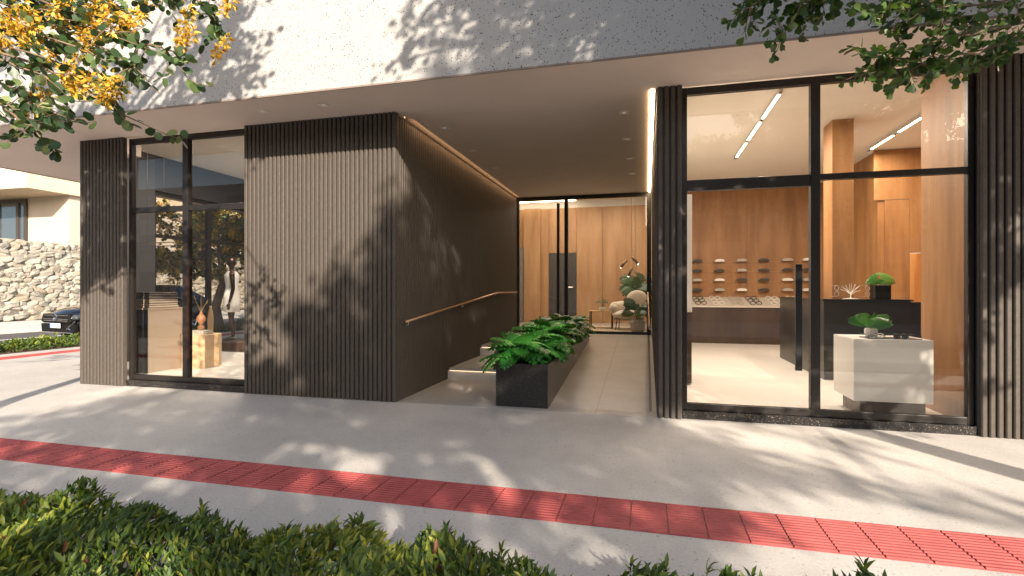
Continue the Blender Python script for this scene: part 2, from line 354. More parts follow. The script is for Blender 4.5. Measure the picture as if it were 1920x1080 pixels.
# lobby
for q in ((-4.35,-4.2,11.86,15.6,0,4.0),(.14,.178,11.8,15.6,0,4),(-4.2,-2.97,11.80,11.86,0,4)): BX(*q).build('wall', M['ceiling'], B)
BX(-4.35, .178, 15.62, 15.8, 0, 4.1).build('wall', M['white'], B)
for a, b in ((-4.2,-3.62),(-3.61,-2.86),(-2.02,-1.25),(-1.24,-.32),(-.31,.135)):
    BX(a+.003, b-.003, 15.56, 15.6, .36, 3.80).build('wood_panel', M['wood2'], B)
BX(-2.857, -2.023, 15.56, 15.6, 2.46, 3.80).build('wood_panel', M['wood2'], B)
BX(-3.613, -3.10, 15.44, 15.555, .36, 3.80).build('wood_panel', M['wood2'], B)
BX(-4.35, .138, 11.8, 15.62, .0, .358).build('lobby_floor', M['tile'], B)
BX(-4.35, .178, 11.8, 15.8, 4.001, 4.02).build('ceiling', M['ceiling'], B)
d = BX(-2.85, -2.03, 15.54, 15.58, .37, 2.45).build('interior_door', mat('grey_door', (.07,.068,.07), .4), B)
MB().tube([(-2.12,15.5,1.42),(-2.30,15.5,1.42)], .012, 6).box(-2.14,-2.10,15.49,15.54,1.40,1.44).build('handle', M['chrome'], d)
mr = BX(-3.95, -3.62, 15.3, 15.44, .37, 2.62).build('mirror_panel', mat('grey_mirror', (.22,.23,.24), .15, .6), B)
# passage floor, steps, ramp
MB().box(-2.965, .18, FY+.02, 7.37, -.05, .004).build('passage_floor', M['tile'], B)
sp = MB().box(-2.90, -1.69, 7.37, 8.94, 0, .135).box(-2.965, -1.69, 8.94, 11.8, 0, .315)
sp.build('step_riser', mat('step_stone', (.55,.53,.50), .5), B)
nz = MB().box(-2.86, -1.69, 7.33, 8.94, .14, .18).box(-2.86, -1.69, 8.90, 11.8, .32, .36)
nz.build('step_tread', M['tile'], B, bevel=.003)
MB().extrude([(5.9,-.02),(5.9,.006),(10.35,.36),(11.8,.36),(11.8,-.02)], 'x', -1.08, .15).build('ramp', M['tile'], B)
BX(-1.69,-1.08,10.2,11.8,0,.36).build('landing', M['tile'], B)
MB().extrude([(5.95,.012),(10.35,.364),(11.7,.364),(11.7,.36),(10.35,.36),(5.95,.006)], 'x', .03, .06).build('drain_slot', M['black'], B)
# storefront frames
def frame(name, x0, x1, y, z0, z1, t=.05, dpt=.07, mullions=(), transoms=(), parent=B, m='frame', bot=.07):
    mb = MB(); mb.box(x0, x0+t, y, y+dpt, z0, z1).box(x1-t, x1, y, y+dpt, z0, z1)
    mb.box(x0+t, x1-t, y+.002, y+dpt-.002, z0, z0+bot).box(x0+t, x1-t, y+.002, y+dpt-.002, z1-.075, z1)
    for a, b in mullions: mb.box(a, b, y-.006, y+dpt+.004, z0+bot, z1-.075)
    for a, b, c, e in transoms: mb.box(a, b, y+.001, y+dpt-.001, c, e)
    return mb.build(name, M[m], parent, bevel=.004)
def pane(x0, x1, y, z0, z1, parent): return BX(x0, x1, y, y+.008, z0, z1).build('pane', M['glass'], parent)
gy = FY+.09
w1 = frame('window_frame', -7.07, -5.07, gy, .085, 3.475, .05, .07, [(-6.135,-6.045)], [(-7.02,-6.135,2.43,2.50),(-6.045,-5.12,2.43,2.50)])
for a, b in ((-7.02,-6.135),(-6.045,-5.12)):
    pane(a, b, gy+.03, .155, 2.43, w1); pane(a, b, gy+.03, 2.50, 3.40, w1)
MB().box(-6.0,-5.965,gy-.075,gy-.05,.42,1.66).box(-5.99,-5.975,gy-.05,gy+.0,.55,.58).box(-5.99,-5.975,gy-.05,gy+.0,1.5,1.53).build('door_handle', mat('bronze_handle', (.06,.03,.022), .35, .5), w1)
w2 = frame('window_frame', .366, 2.955, gy, .085, 3.475, .05, .07, [(1.585,1.672)], [(.416,1.585,2.385,2.50),(1.672,2.905,2.44,2.50)])
for a, b, z in ((.416,1.585,2.385),(1.672,2.905,2.44)):
    pane(a, b, gy+.03, .155, z, w2); pane(a, b, gy+.03, 2.50, 3.40, w2)
MB().box(1.425,1.485,gy-.10,gy-.065,.55,1.60).box(1.445,1.465,gy-.065,gy+.0,.70,.73).box(1.445,1.465,gy-.065,gy+.0,1.4,1.43).build('door_handle', M['black'], w2, bevel=.003)
# side window of the left shop
mb = MB().box(-8.97,-8.91,7.72,10.6,.085,.16).box(-8.97,-8.91,7.72,10.6,3.13,3.2).box(-8.97,-8.91,7.72,7.80,.16,3.13).box(-8.98,-8.90,8.99,9.08,.16,3.13).box(-8.965,-8.915,7.80,10.6,2.33,2.40)
w3 = mb.build('window_frame', M['frame'], B); BX(-8.945,-8.937,7.8,10.6,.16,3.13).build('pane', M['glass'], w3)
# lobby glazing
ly = 11.74
w4 = MB().box(-2.93,-2.86,ly,ly+.07,.362,3.478).box(.01,.10,ly,ly+.07,.362,3.478).box(-2.86,.01,ly+.002,ly+.068,.362,.42).box(-2.86,.01,ly+.002,ly+.068,3.39,3.478).box(-1.80,-1.72,ly-.01,ly+.08,.42,3.39).build('window_frame', M['black'], B)
pane(-2.86,-1.80,ly+.03,.42,3.39,w4); pane(-1.72,.01,ly+.03,.42,3.39,w4)
BX(-1.96,-1.90,ly-.09,ly-.05,.5,3.3).build('door_handle', M['black'], w4)
# granite sills
MB().box(-7.07,-5.07,FY+.045,FY+.16,.0,.084).build('granite_sill', M['granite'], B)
MB().box(.366,2.957,FY+.045,FY+.16,.0,.084).build('granite_sill', M['granite'], B)

# ------------------------------------------------------------------ light fittings
def lamp(parent, loc, sx, sy, power, col=(1,.86,.70), rot=(0,0,0), name='lamp_glow'):
    l = bpy.data.lights.new(name, 'AREA'); l.shape = 'RECTANGLE'; l.size = sx; l.size_y = sy; l.energy = power; l.color = col
    o = bpy.data.objects.new(name, l); COL.objects.link(o); o.parent = parent; o.location = Vector(loc)-Vector(OFF[parent.name]); o.rotation_euler = rot; return o
t = thing('led_strip', 'bright warm LED strip running along the ceiling edge beside the right passage wall', 'light strip', (.07, 8.7, 3.46))
BX(.045, .085, FY+.06, 11.7, 3.468, 3.478).build('diffuser', M['led'], t); MB().box(.088,.098,FY+.05,11.7,3.455,3.478).build('housing', M['frame'], t)
lamp(t, (.0, 8.7, 3.45), .05, 5.8, 4, (1,.78,.58))
t = thing('led_strip', 'hidden warm LED strip washing the top of the left slatted passage wall', 'light strip', (-2.86, 8.7, 3.45))
BX(-2.885, -2.873, FY+.2, 11.7, 3.466, 3.477).build('diffuser', mat('dim_led', (1,.8,.6), emit=(1,.6,.3), es=.8), t); BX(-2.872,-2.868,FY+.2,11.7,3.455,3.478).build('housing', M['slat'], t)
lamp(t, (-2.80, 8.8, 3.465), .02, 5.6, 3.2, (1,.58,.28), (0, R(38), 0))
for z, y, lab in ((.138, 7.345, 'warm LED line under the nosing of the lower entrance step'), (.318, 8.915, 'warm LED line under the nosing of the upper entrance step')):
    t = thing('led_strip', lab, 'light strip', (-2.3, y, z))
    BX(-2.86, -1.70, y, y+.008, z-.006, z).build('diffuser', mat('step_led', (1,.8,.6), emit=(1,.72,.45), es=1.2), t)
def downlight():
    t = thing('downlight', 'x', 'ceiling light', (0,0,0), 'square downlights in the soffit')
    MB().box(-.055,.055,-.055,-.04,-.004,0).box(-.055,.055,.04,.055,-.004,0).box(-.055,-.04,-.04,.04,-.004,0).box(.04,.055,-.04,.04,-.004,0).build('trim', M['white'], t)
    BX(-.04,.04,-.04,.04,-.0022,.0).build('recess', M['ceiling'], t); MB().lathe([(.022,-.0035),(.022,-.0015)], n=14).build('lens', M['dlens'], t); return t
DL = [(-4.43,5.27,'left one of the two over the big slatted block'), (-3.6,5.27,'right one of the two over the big slatted block'),
      (-2.57,6.41,'nearest one of the row beside the left passage wall'), (-2.57,7.57,'second from the street along the left passage wall'), (-2.57,8.76,'third from the street by the left passage wall'), (-2.57,9.98,'farthest one along the left passage wall'),
      (-.26,6.41,'nearest one of the row beside the LED strip'), (-.26,7.55,'second from the street beside the LED strip'), (-.26,8.70,'third from the street beside the LED strip'), (-.26,9.83,'farthest one beside the LED strip'),
      (-7.49,5.28,'in the soffit above the leftmost slatted pier')]
d0 = downlight()
for i, (x, y, lab) in enumerate(DL):
    o = d0 if i == 0 else copy_tree(d0); o.location = (x, y, 3.478); o['label'] = 'small square white downlight, '+lab
def track(x, y0, y1, label, power):
    t = thing('track_light', label, 'ceiling light', (x, y0, 3.85)); L = y1-y0; n = 3
    BX(x-.021, x+.021, y0, y1, 3.795, 3.85).build('housing', mat('track_white', (.55,.5,.45), .4), t)
    seg = (L-.1)/n
    for i in range(n):
        a = y0+.1+i*seg; BX(x-.016, x+.016, a, a+seg-.17, 3.788, 3.7948).build('diffuser', M['tube'], t)
        BX(x-.016, x+.016, a+seg-.165, a+seg-.01, 3.789, 3.7945).build('spotlight', M['black'], t)
    BX(x-.016, x+.016, y0+.01, y0+.09, 3.789, 3.7945).build('spotlight', M['black'], t)
    lamp(t, (x, (y0+y1)/2, 3.78), .05, L, power)
    return t
track(1.61, 7.05, 10.5, 'long white linear track light with lit segments on the ceiling above the shop door', 100)
track(3.79, 7.4, 10.5, 'white linear track light partly hidden by the wood clad wall at right', 72)

# ------------------------------------------------------------------ handrails
def handrail(name, x, xw, pts, brackets, label):
    t = thing('handrail', label, 'handrail', (x, pts[0][0], pts[0][1]))
    MB().tube([(x, y, z) for y, z in pts], .016, 10).build('rail', M['brass'], t, True)
    for y, z in brackets:
        MB().tube([(x, y, z-.01), (x, y, z-.045), (xw, y, z-.045)], .007, 6).build('bracket', M['chrome'], t, True)
pr = [(FY+.1,.96), (9.75,1.285), (11.35,1.29)]
handrail('h', -2.82, -2.90, pr, [(5.85,.965),(7.8,1.125),(9.7,1.28),(11.2,1.29)], 'slim brass handrail rising along the dark slatted wall left of the planter')
handrail('h', .03, .11, pr, [(5.85,.965),(8.5,1.18),(11.2,1.29)], 'slim brass handrail on the right passage wall beside the ramp')

# ------------------------------------------------------------------ foliage tools
def frames(dirs, nrm):
    y = dirs/np.linalg.norm(dirs, axis=1, keepdims=True); x = np.cross(y, nrm); x /= np.linalg.norm(x, axis=1, keepdims=True)+1e-9
    z = np.cross(x, y); return np.stack([x, y, z], 2)
def scatter(tv, tf, pos, dirs, nrm, size):
    tv = np.array(tv, float); tf = np.array(tf); n = len(pos); F = frames(dirs, nrm)
    V = np.einsum('nij,kj->nki', F, tv)*np.asarray(size).reshape(-1,1,1)+np.asarray(pos)[:, None]
    Fc = tf[None]+(np.arange(n)*len(tv))[:, None, None]
    return V.reshape(-1,3), Fc.reshape(-1, tf.shape[1]), len(tv)
def rdir(n): v = rng.normal(size=(n,3)); return v/np.linalg.norm(v, axis=1, keepdims=True)
# leaf templates (unit length): lance, round, lobed
LANCE = ([(0,0,0),(-.12,.3,.05),(0,.3,.0),(.12,.3,.05),(-.13,.65,.03),(0,.65,-.02),(.13,.65,.03),(0,1,-.16)], [(0,2,1,1),(0,3,2,2),(1,2,5,4),(2,3,6,5),(4,5,7,7),(5,6,7,7)])
ROUND = ([(0,0,0),(-.42,.22,.04),(0,.45,-.03),(.42,.22,.04),(-.46,.62,.05),(.46,.62,.05),(0,1,-.02),(-.25,.93,.02),(.25,.93,.02)], [(0,2,4,1),(0,3,5,2),(2,6,7,4),(2,5,8,6)])
LOBE = ([(0,0,0),(-.22,.30,.03),(0,.3,-.02),(.22,.30,.03),(-.40,.62,.06),(0,.6,-.02),(.40,.62,.06),(-.24,.92,.02),(0,.88,0),(.24,.92,.02)], [(0,2,1,1),(0,3,2,2),(1,2,5,4),(2,3,6,5),(4,5,8,7),(5,6,9,8)])
def leafmesh(name, tmpl, pos, dirs, nrm, size, m, parent, tint=None, org=None):
    if len(pos) == 0: return None
    V, F, k = scatter(tmpl[0], tmpl[1], pos, dirs, nrm, size)
    tint = rng.random(len(pos)) if tint is None else tint
    # degenerate quads -> triangles
    fl = F.tolist(); fl = [tuple(dict.fromkeys(f)) for f in fl]
    return link_mesh(name, V, fl, m, parent, True, np.repeat(tint, k), org)
PET = ([(0,0,0),(-.26,.45,.12),(0,1.15,0),(.26,.45,.12)], [(0,3,2,1)])

def grow(mb, a, b, r0, r1, wig=.1, n=6, sag=0.0):
    a = np.array(a, float); b = np.array(b, float); L = np.linalg.norm(b-a); ph = rng.uniform(0, 6.28, 3); amp = rng.normal(size=3)*wig*L
    P = []
    for i in range(n+1):
        t = i/n; P.append(a+(b-a)*t+amp*math.sin(math.pi*t)+np.array((0,0,-sag*L*math.sin(math.pi*t)))+np.sin(ph+t*9)*L*.012*min(1, 4*t*(1-t)))
    mb.tube(P, [r0+(r1-r0)*i/n for i in range(n+1)], 6 if r0 > .02 else 4, False)
    return P
def tree(name, label, base, trunk_pts, rad, clumps, leaf_t, leaf_m, leaf_size, flowers=0, twigs=9, per=16, extra=None, cat='tree', group=None, downish=.2, fm='flower', view=None, petal=1.0, limb=.05):
    T = thing(name, label, cat, base, group); tb = MB(); bb = MB()
    tb.tube(trunk_pts, rad, 12); top = np.array(trunk_pts[-1]); mids = [np.array(p) for p in trunk_pts[len(trunk_pts)//2:]]
    pos = []; dr = []; fp = []; fd = []; cur = [leaf_size]; szs = []
    def leaf_twig(P, k, spread=1.0, sz=None):
        P = np.array(P); n = len(P)
        for j in range(k):
            t = (j+.5)/k*(n-1); i = min(int(t), n-2); p = P[i]+(P[i+1]-P[i])*(t-i); tg = P[i+1]-P[i]; tg = tg/(np.linalg.norm(tg)+1e-9)
            s_ = rdir(1)[0]; s_ -= tg*s_.dot(tg); d_ = tg*.5+s_*.8+np.array((0,0,-downish)); pos.append(p+s_*cur[0]*.15); dr.append(d_); szs.append(cur[0])
    def raceme(p, L, k):
        for j in range(k):
            t = j/k; q = np.array(p)+np.array((.02*math.sin(t*5), .02*math.cos(t*4), -t*L)); r = (.034*(1-t*.6))
            s_ = rdir(1)[0]; fp.append(q+s_*r*.6); fd.append(s_+np.array((0,0,-.3)))
    for c, r, dens in clumps:
        c = np.array(c, float); m_ = min(mids, key=lambda q: np.linalg.norm(q-c)+max(0, q[2]-c[2])*1.5)
        P = grow(bb, m_, c, min(limb, max(.012, .012*np.linalg.norm(c-m_))), .009, .05, 7, -.08)
        nt_ = max(2, int(twigs*dens))
        for k in range(nt_):
            s0 = np.array(P[rng.integers(4, 8)]); d_ = rdir(1)[0]*r*rng.uniform(.55, 1.05); d_[2] *= .75
            e = c+d_; Q = grow(bb, s0, e, .006, .002, .08, 5, .05); leaf_twig(Q[1:], per)
            if rng.random() < .6:
                e2 = e+rdir(1)[0]*r*.4; Q2 = grow(bb, Q[3], e2, .004, .0015, .08, 4, .1); leaf_twig(Q2, per*2//3)
            if flowers and rng.random() < flowers: raceme(e, rng.uniform(.12,.26), 26)
            if flowers and rng.random() < flowers*.6: raceme(np.array(Q[3]), rng.uniform(.1,.2), 22)
    cur[0] = view or leaf_size
    if extra: extra(bb, leaf_twig, raceme)
    tb.build('trunk', M['bark'], T, True); bb.build('branches', M['twig'], T, True)
    pos = np.array(pos); dr = np.array(dr); n = len(pos); nr = rdir(n)+np.array((0,0,.9))
    leafmesh('foliage', leaf_t, pos, dr, nr, np.array(szs)*rng.uniform(.65,1.2,n), leaf_m, T)
    if fp: leafmesh('blossom', PET, np.array(fp), np.array(fd), rdir(len(fp)), petal*rng.uniform(.02,.036,len(fp)), M[fm], T)
    return T
def back(P, y):     # point on the plane Y=y whose shadow falls on P
    P = np.array(P, float); L = np.array(LD); t = (P[1]-y)/L[1]; return P-L*t

# ---- yellow blossoming tree at left
def yel_extra(bb, leaf_twig, raceme):
    # twigs that hang into view: chains of photo places with distance
    stems = [((-160,20,2.9),(60,60,2.8),(170,95,2.75),(208,126,2.7)), ((-120,60,2.9),(70,120,2.8),(165,165,2.7),(215,200,2.62),(246,238,2.6)),
             ((-100,150,2.7),(0,195,2.65),(50,232,2.6),(80,262,2.58),(104,288,2.55)), ((-60,-60,3.0),(90,10,2.9),(200,70,2.8),(272,48,2.8)),
             ((160,10,3.0),(250,78,2.9),(300,88,2.85),(335,105,2.8),(358,118,2.8)), ((300,-90,3.3),(370,0,3.1),(400,30,3.0),(412,62,3.0)),
             ((150,60,2.9),(215,110,2.8),(255,130,2.75),(290,170,2.7)), ((-80,120,2.8),(30,165,2.75),(75,200,2.7),(100,232,2.65)),
             ((-130,-60,3.1),(30,20,3.0),(120,50,2.95),(190,60,2.9)), ((-130,80,2.6),(0,110,2.6),(60,130,2.55),(125,180,2.5)),
             ((-100,-20,2.7),(20,30,2.7),(110,20,2.75),(200,0,2.8)), ((0,-90,3.2),(110,-30,3.1),(200,10,3.05),(270,30,3.0)),
             ((-100,100,3.3),(20,90,3.2),(120,120,3.15),(180,150,3.1)),((260,-60,3.0),(300,-20,2.95),(330,6,2.9)),
             ((-90,40,3.4),(30,50,3.4),(90,80,3.4),(150,60,3.4)), ((-120,160,3.2),(-20,180,3.1),(30,205,3.1),(70,215,3.1))]
    for st in stems:
        Q = [pt(*p) for p in st]; F = []
        for a, b in zip(Q[:-1], Q[1:]):
            for t in (0, .33, .66): F.append(a+(b-a)*t+rng.normal(size=3)*.008)
        F.append(Q[-1]); bb.tube(F, [.009-.0075*i/(len(F)-1) for i in range(len(F))], 5, False)
        leaf_twig(F[2:], 26)
        for _ in range(5):
            s0 = F[rng.integers(1, len(F)-2)]; e = s0+rdir(1)[0]*.22+np.array((.10,.03,-.05)); P = grow(bb, s0, e, .0035, .0015, .1, 4, .05); leaf_twig(P, 9)
    for (x, y, d_, L) in ((345,6,2.9,.24),(352,52,2.9,.12),(415,62,3.0,.17),(428,-6,3.0,.10),(275,-5,3.0,.13),(255,12,2.85,.16),(243,20,2.9,.12),(205,150,2.6,.12),(213,160,2.62,.10),
        (200,135,2.6,.1),(180,50,2.8,.14),(165,25,2.8,.16),(128,128,2.7,.1),(140,140,2.7,.1),(118,125,2.65,.1),(155,140,2.62,.1),(45,12,2.6,.16),(30,0,2.6,.14),(10,15,2.6,.12),(55,38,2.6,.08),(120,10,2.8,.12),(140,0,2.8,.13),(110,-10,2.7,.12),
        (190,-10,2.8,.1),(205,12,2.8,.1),(220,30,2.8,.1),(0,60,2.7,.1),(60,60,2.8,.08),(160,160,2.9,.07),(70,165,2.8,.06),(85,175,2.8,.05),(50,205,2.8,.05),(100,80,3.1,.1),(75,20,3.2,.14),(240,50,3.0,.1),(150,90,3.1,.08)):
        raceme(pt(x, y, d_), L, int(30+L*330))
yc = []
for c, r, dn in (((-4.8,1.6,4.0),.8,1.2),((-5.4,1.3,4.9),.9,1.2),((-4.4,1.5,4.9),.7,1.1),((-5.9,1.6,4.2),.8,1.2),((-4.0,1.8,5.6),.7,.9),((-5.3,1.8,5.8),.9,1.2),((-2.6,1.6,5.9),.55,.75),((-2.1,1.5,5.6),.40,.6),((-2.3,1.5,6.4),.6,.7),
                 ((-4.9,2.6,3.9),.7,1),((-4.2,2.4,3.7),.6,.9),((-3.9,2.6,3.45),.5,.8),((-6.6,1.5,5.2),.8,1),((-6.3,2.3,5.9),.8,.9),((-3.0,1.4,6.6),.6,.6),((-5.2,.8,3.6),.6,.9),((-6.4,1.0,3.7),.7,.9)): yc.append((c, r, dn))
for x, z in ((-4.95,3.75),(-4.7,4.0),(-4.4,4.2),(-4.5,3.75),(-4.1,4.0),(-4.7,4.4)): yc.append((tuple(back((x, 4.88, z), 1.6)), .33, .55))
for x in (-7.75,-7.45,-7.15):
    for z in (1.7,2.05,2.4,2.75,3.1): yc.append((tuple(back((x+rng.uniform(-.1,.1), FY, z), 1.5+rng.uniform(-.5,.4))), .32, .55))
tree('blossom_tree', 'round leaved tree with hanging yellow blossoms reaching in at top left', (-5.3,1.35,0),
     [(-5.3,1.35,0),(-5.25,1.4,.8),(-5.35,1.45,1.7),(-5.2,1.5,2.6),(-5.1,1.55,3.4)], [.13,.11,.10,.085,.06], yc, ROUND, M['leaf_yt'], .075, .25, 11, 16, yel_extra, view=.05)

# ---- green tree at right, its twigs reach in at top right
def gr_extra(bb, leaf_twig, raceme):
    stems = [((2100,-60,3.2),(1800,-10,3.1),(1660,25,3.0),(1610,22,3.0)), ((2150,-20,3.0),(1850,60,3.0),(1750,75,3.0),(1690,100,3.0),(1630,120,3.0),(1580,152,3.0)),
             ((2100,60,3.1),(1900,80,3.1),(1790,100,3.1),(1740,120,3.1),(1690,140,3.1),(1672,150,3.1)), ((2060,40,3.1),(1920,60,3.2),(1860,95,3.2),(1780,125,3.2)),
             ((1800,-120,3.4),(1640,-40,3.3),(1500,5,3.2),(1480,45,3.2),(1450,78,3.2)), ((1700,-120,3.3),(1500,-50,3.3),(1400,15,3.2),(1365,45,3.2)),
             ((1750,-100,3.3),(1600,-40,3.3),(1520,-5,3.3),(1500,50,3.3)), ((1650,-80,3.4),(1450,-30,3.3),(1390,5,3.3)), ((2000,-60,3.3),(1850,20,3.3),(1780,40,3.3),(1700,50,3.3),(1660,58,3.3)),
             ((2100,10,3.4),(1930,30,3.4),(1840,50,3.4),(1780,80,3.4)), ((1750,90,3.0),(1720,110,3.0),(1650,105,3.0),(1590,85,3.0)), ((2050,-30,2.9),(1900,0,2.9),(1800,20,2.9),(1720,10,2.9)),
             ((2000,70,3.3),(1900,90,3.3),(1860,112,3.3),(1835,118,3.3)),((1600,-60,3.3),(1545,-15,3.3),(1530,20,3.3),(1490,30,3.3)),((1860,-60,3.2),(1780,-5,3.2),(1700,20,3.2),(1640,12,3.2))]
    for st in stems:
        Q = [pt(*p) for p in st]; F = []
        for a, b in zip(Q[:-1], Q[1:]):
            for t in (0, .33, .66): F.append(a+(b-a)*t+rng.normal(size=3)*.012)
        F.append(Q[-1]); bb.tube(F, [.010-.0085*i/(len(F)-1) for i in range(len(F))], 5, False)
        leaf_twig(F[3:], 30)
        for _ in range(9):
            s0 = F[rng.integers(2, len(F)-1)]; e = s0+rdir(1)[0]*.17+np.array((-.05,0,-.03)); P = grow(bb, s0, e, .003, .0012, .1, 4, .05); leaf_twig(P, 9)
gc = []
for x in np.arange(.5, 8.2, .62):
    for z in (4.6, 5.2, 5.8, 6.4, 7.0, 7.6):
        if x < 3 and z < 5.5+.25*max(0,2-x) or z > 7 and x < 1: continue
        for yo in (-.5, .55): gc.append(((x+rng.uniform(-.2,.2), 1.3+yo+rng.uniform(-.3,.3), z+rng.uniform(-.2,.2)), .62, 1.2 if z > 5 else .6))
for x in np.arange(.1, 4.8, .40):
    for z in np.arange(.35 if x < 2.9 else 1.75, 3.4, .40):
        if rng.random() > .07: gc.append((tuple(back((x, FY, z), 1.35+rng.uniform(-.4,.5))), .40, .75))
for x in np.arange(-1.3, 4.2, .42):
    for z in np.arange(3.55, 5.4, .42):
        if x > -.9 or z > 4: gc.append((tuple(back((x, 4.88, z), 1.3+rng.uniform(-.8,.8))), .46, .95))
for x, z in ((-2.5,3.7),(-2.2,4.0),(-1.7,3.9)): gc.append((tuple(back((x, 4.88, z), 1.2)), .28, .35))
for x in (1.9,2.3,2.7):
    for z in (.25,.5,.75,1.0): gc.append((tuple(back((x, 5.9, z), 1.2+rng.uniform(-.3,.3))), .32, .8))
gc += [((.9,1.2,6.3),.55,.8),((.5,1.2,6.9),.5,.8),((.35,1.3,6.15),.35,.5),((1.2,1.0,7.4),.7,1),((5.8,1.3,4.5),.7,1),((6.6,1.4,4.6),.8,1),((6.0,1.5,3.8),.4,.6)]
tree('leafy_tree', 'green leafy tree whose twigs hang in at top right in front of the soffit', (4.95,1.15,0),
     [(4.95,1.15,0),(4.9,1.15,1),(5.0,1.2,2.2),(4.85,1.2,3.3),(4.7,1.3,4.6),(4.6,1.3,5.6)], [.19,.17,.15,.14,.10,.06], gc, LOBE, M['leaf_gt'], .095, 0, 9, 15, gr_extra, view=.058)

# ---- tree across the road: throws the broad soft shade
cc = []
def cl(P, y, r, dn): cc.append((tuple(back(P, y)), r, dn))
yj = lambda: -5.2+rng.uniform(-.9,.9)
for x in np.arange(-5.15, -2.9, .34):
    zt = np.interp(x, [-5.1,-4.4,-3.7,-3.3,-3.0,-2.9], [.95,1.15,1.45,1.75,2.6,2.9])
    for z in np.arange(.05, zt, .34):
        if rng.random() < .17 or (x < -4.7 and .5 < z): continue
        cl((x+rng.uniform(-.1,.1), FY, z+rng.uniform(-.1,.1)), yj(), .34, .8)
for y in np.arange(5.9, 11.2, .45):
    for z in np.arange(.1, 3.35-.52*(y-5.68), .40):
        if rng.random() > .17: cl((-2.9, y, z), yj(), .32, .7)
for x in np.arange(-6.4, .4, .52):
    for y in np.arange(3.7, 5.9, .48):
        if rng.random() > .26: cl((x+rng.uniform(-.15,.15), y, 0), yj(), .40, .75)
    for y in (2.7, 3.2):
        if rng.random() > .4: cl((x+rng.uniform(-.2,.2), y, 0), yj(), .34, .6)
for x in (-1.0,-.65,-.3,.05):
    for y in (6.0,6.5,7.0,7.5,8.0,8.5): cl((x, y, .05), yj(), .36, .7 if y > 6.2 else .35)
for x, y in ((-2.4,6.4),(-1.6,6.6),(-.9,6.6),(-.3,6.9),(.7,5.0),(1.1,4.4),(1.7,4.0),(2.3,3.6),(.9,3.8),(1.4,5.3)): cl((x, y, 0), yj(), .35, .5)
tree('leafy_tree', 'broad green tree standing across the road behind the viewer', (4.2,-5.6,0),
     [(4.2,-5.6,0),(4.1,-5.5,1.2),(4.3,-5.4,2.4),(4.1,-5.3,3.6),(4.2,-5.2,4.8)], [.22,.19,.17,.14,.09], cc, LOBE, M['leaf_gt'], .10, 0, 12, 15)
# ---- blossoming tree on the verge of the side street, seen through the left shop
sc_ = []
for k in range(44):
    a = rng.uniform(0, 6.28); r = 2.5*math.sqrt(rng.random()); sc_.append(((-13.6+r*math.cos(a), 14.2+r*math.sin(a), rng.uniform(1.9,5.4)), .6, .9))
tree('blossom_tree', 'forked yellow blossoming tree on the verge, seen through the left shop window', (-13.6,14.2,0),
     [(-13.6,14.2,0),(-13.75,14.2,.8),(-13.5,14.25,1.6),(-13.6,14.2,2.6)], [.17,.14,.12,.07], sc_, ROUND, M['leaf_yt'], .10, .95, 15, 15, petal=2.4, limb=.016)

# ------------------------------------------------------------------ hedges
def hedge(name, label, x0, x1, y0, y1, h, n, L, org, big=True, edge=None):
    N = n; px_ = rng.uniform(x0, x1, N); py_ = rng.uniform(y0, y1, N)
    T = thing(name, label, 'hedge', org)
    hh = h+.045*np.sin(px_*4.1+py_*3)+.035*np.sin(px_*9.3-py_*6)+.03*np.sin(px_*17+py_*11)
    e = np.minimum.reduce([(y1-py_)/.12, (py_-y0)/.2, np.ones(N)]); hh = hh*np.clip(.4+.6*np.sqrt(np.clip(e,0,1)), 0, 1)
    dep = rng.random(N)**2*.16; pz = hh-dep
    pos = np.stack([px_, py_, np.maximum(pz, .02)], 1)
    # shoots: leaves share an axis locally (rosettes)
    ax = np.stack([.55*np.sin(px_*5+1)+.5*np.sin(py_*7), .35+.5*np.cos(px_*6.2), np.full(N, .9)], 1)
    dirs = ax*.75+rng.normal(size=(N,3))*.42; dirs[:,2] = np.abs(dirs[:,2])+.05
    nrm = rng.normal(size=(N,3))*.5+np.array((0,-.5,.8))
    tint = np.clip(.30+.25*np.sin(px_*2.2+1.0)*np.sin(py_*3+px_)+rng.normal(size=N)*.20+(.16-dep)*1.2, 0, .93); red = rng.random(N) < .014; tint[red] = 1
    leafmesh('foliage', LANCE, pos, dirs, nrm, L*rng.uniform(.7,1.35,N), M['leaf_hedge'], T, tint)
    # shoots standing proud, rosettes of leaves
    K = int((x1-x0)*(y1-y0)*60); P = []; D = []; S = []
    for _ in range(K):
        x, y = rng.uniform(x0, x1), rng.uniform(y0+.1, y1+.03); g = min(1, (y1+.12-y)/.2); z = (h+.045*math.sin(x*4.1+y*3)+.035*math.sin(x*9.3-y*6)+.03*math.sin(x*17+y*11)+rng.uniform(-.02,.035))*max(.35, g)
        m_ = rng.integers(6, 11); tl = rng.normal(size=2)*.3
        for j in range(m_):
            a = j*2.4+rng.uniform(0,1); P.append((x, y, z-.035+.005*j)); D.append((math.cos(a)*.7+tl[0], math.sin(a)*.7+tl[1], .35+.12*j)); S.append(L*rng.uniform(.8,1.25))
    P = np.array(P); D = np.array(D); leafmesh('shoots', LANCE, P, D, np.tile((0,0,1.), (len(P),1))-D*.3, S, M['leaf_hedge'], T, np.clip(rng.normal(.55,.22,len(P)),0,.93))
    sb = MB()
    for _ in range(int((x1-x0)*(y1-y0)*60)):
        x, y = rng.uniform(x0, x1), rng.uniform(y0+.05, y1-.06); sb.tube([(x,y,0),(x+rng.normal()*.02,y+rng.normal()*.02,h*.5),(x+rng.normal()*.04,y+rng.normal()*.04,h*.85)], [.004,.003,.002], 4, False)
    sb.build('stems', M['twig'], T); return T
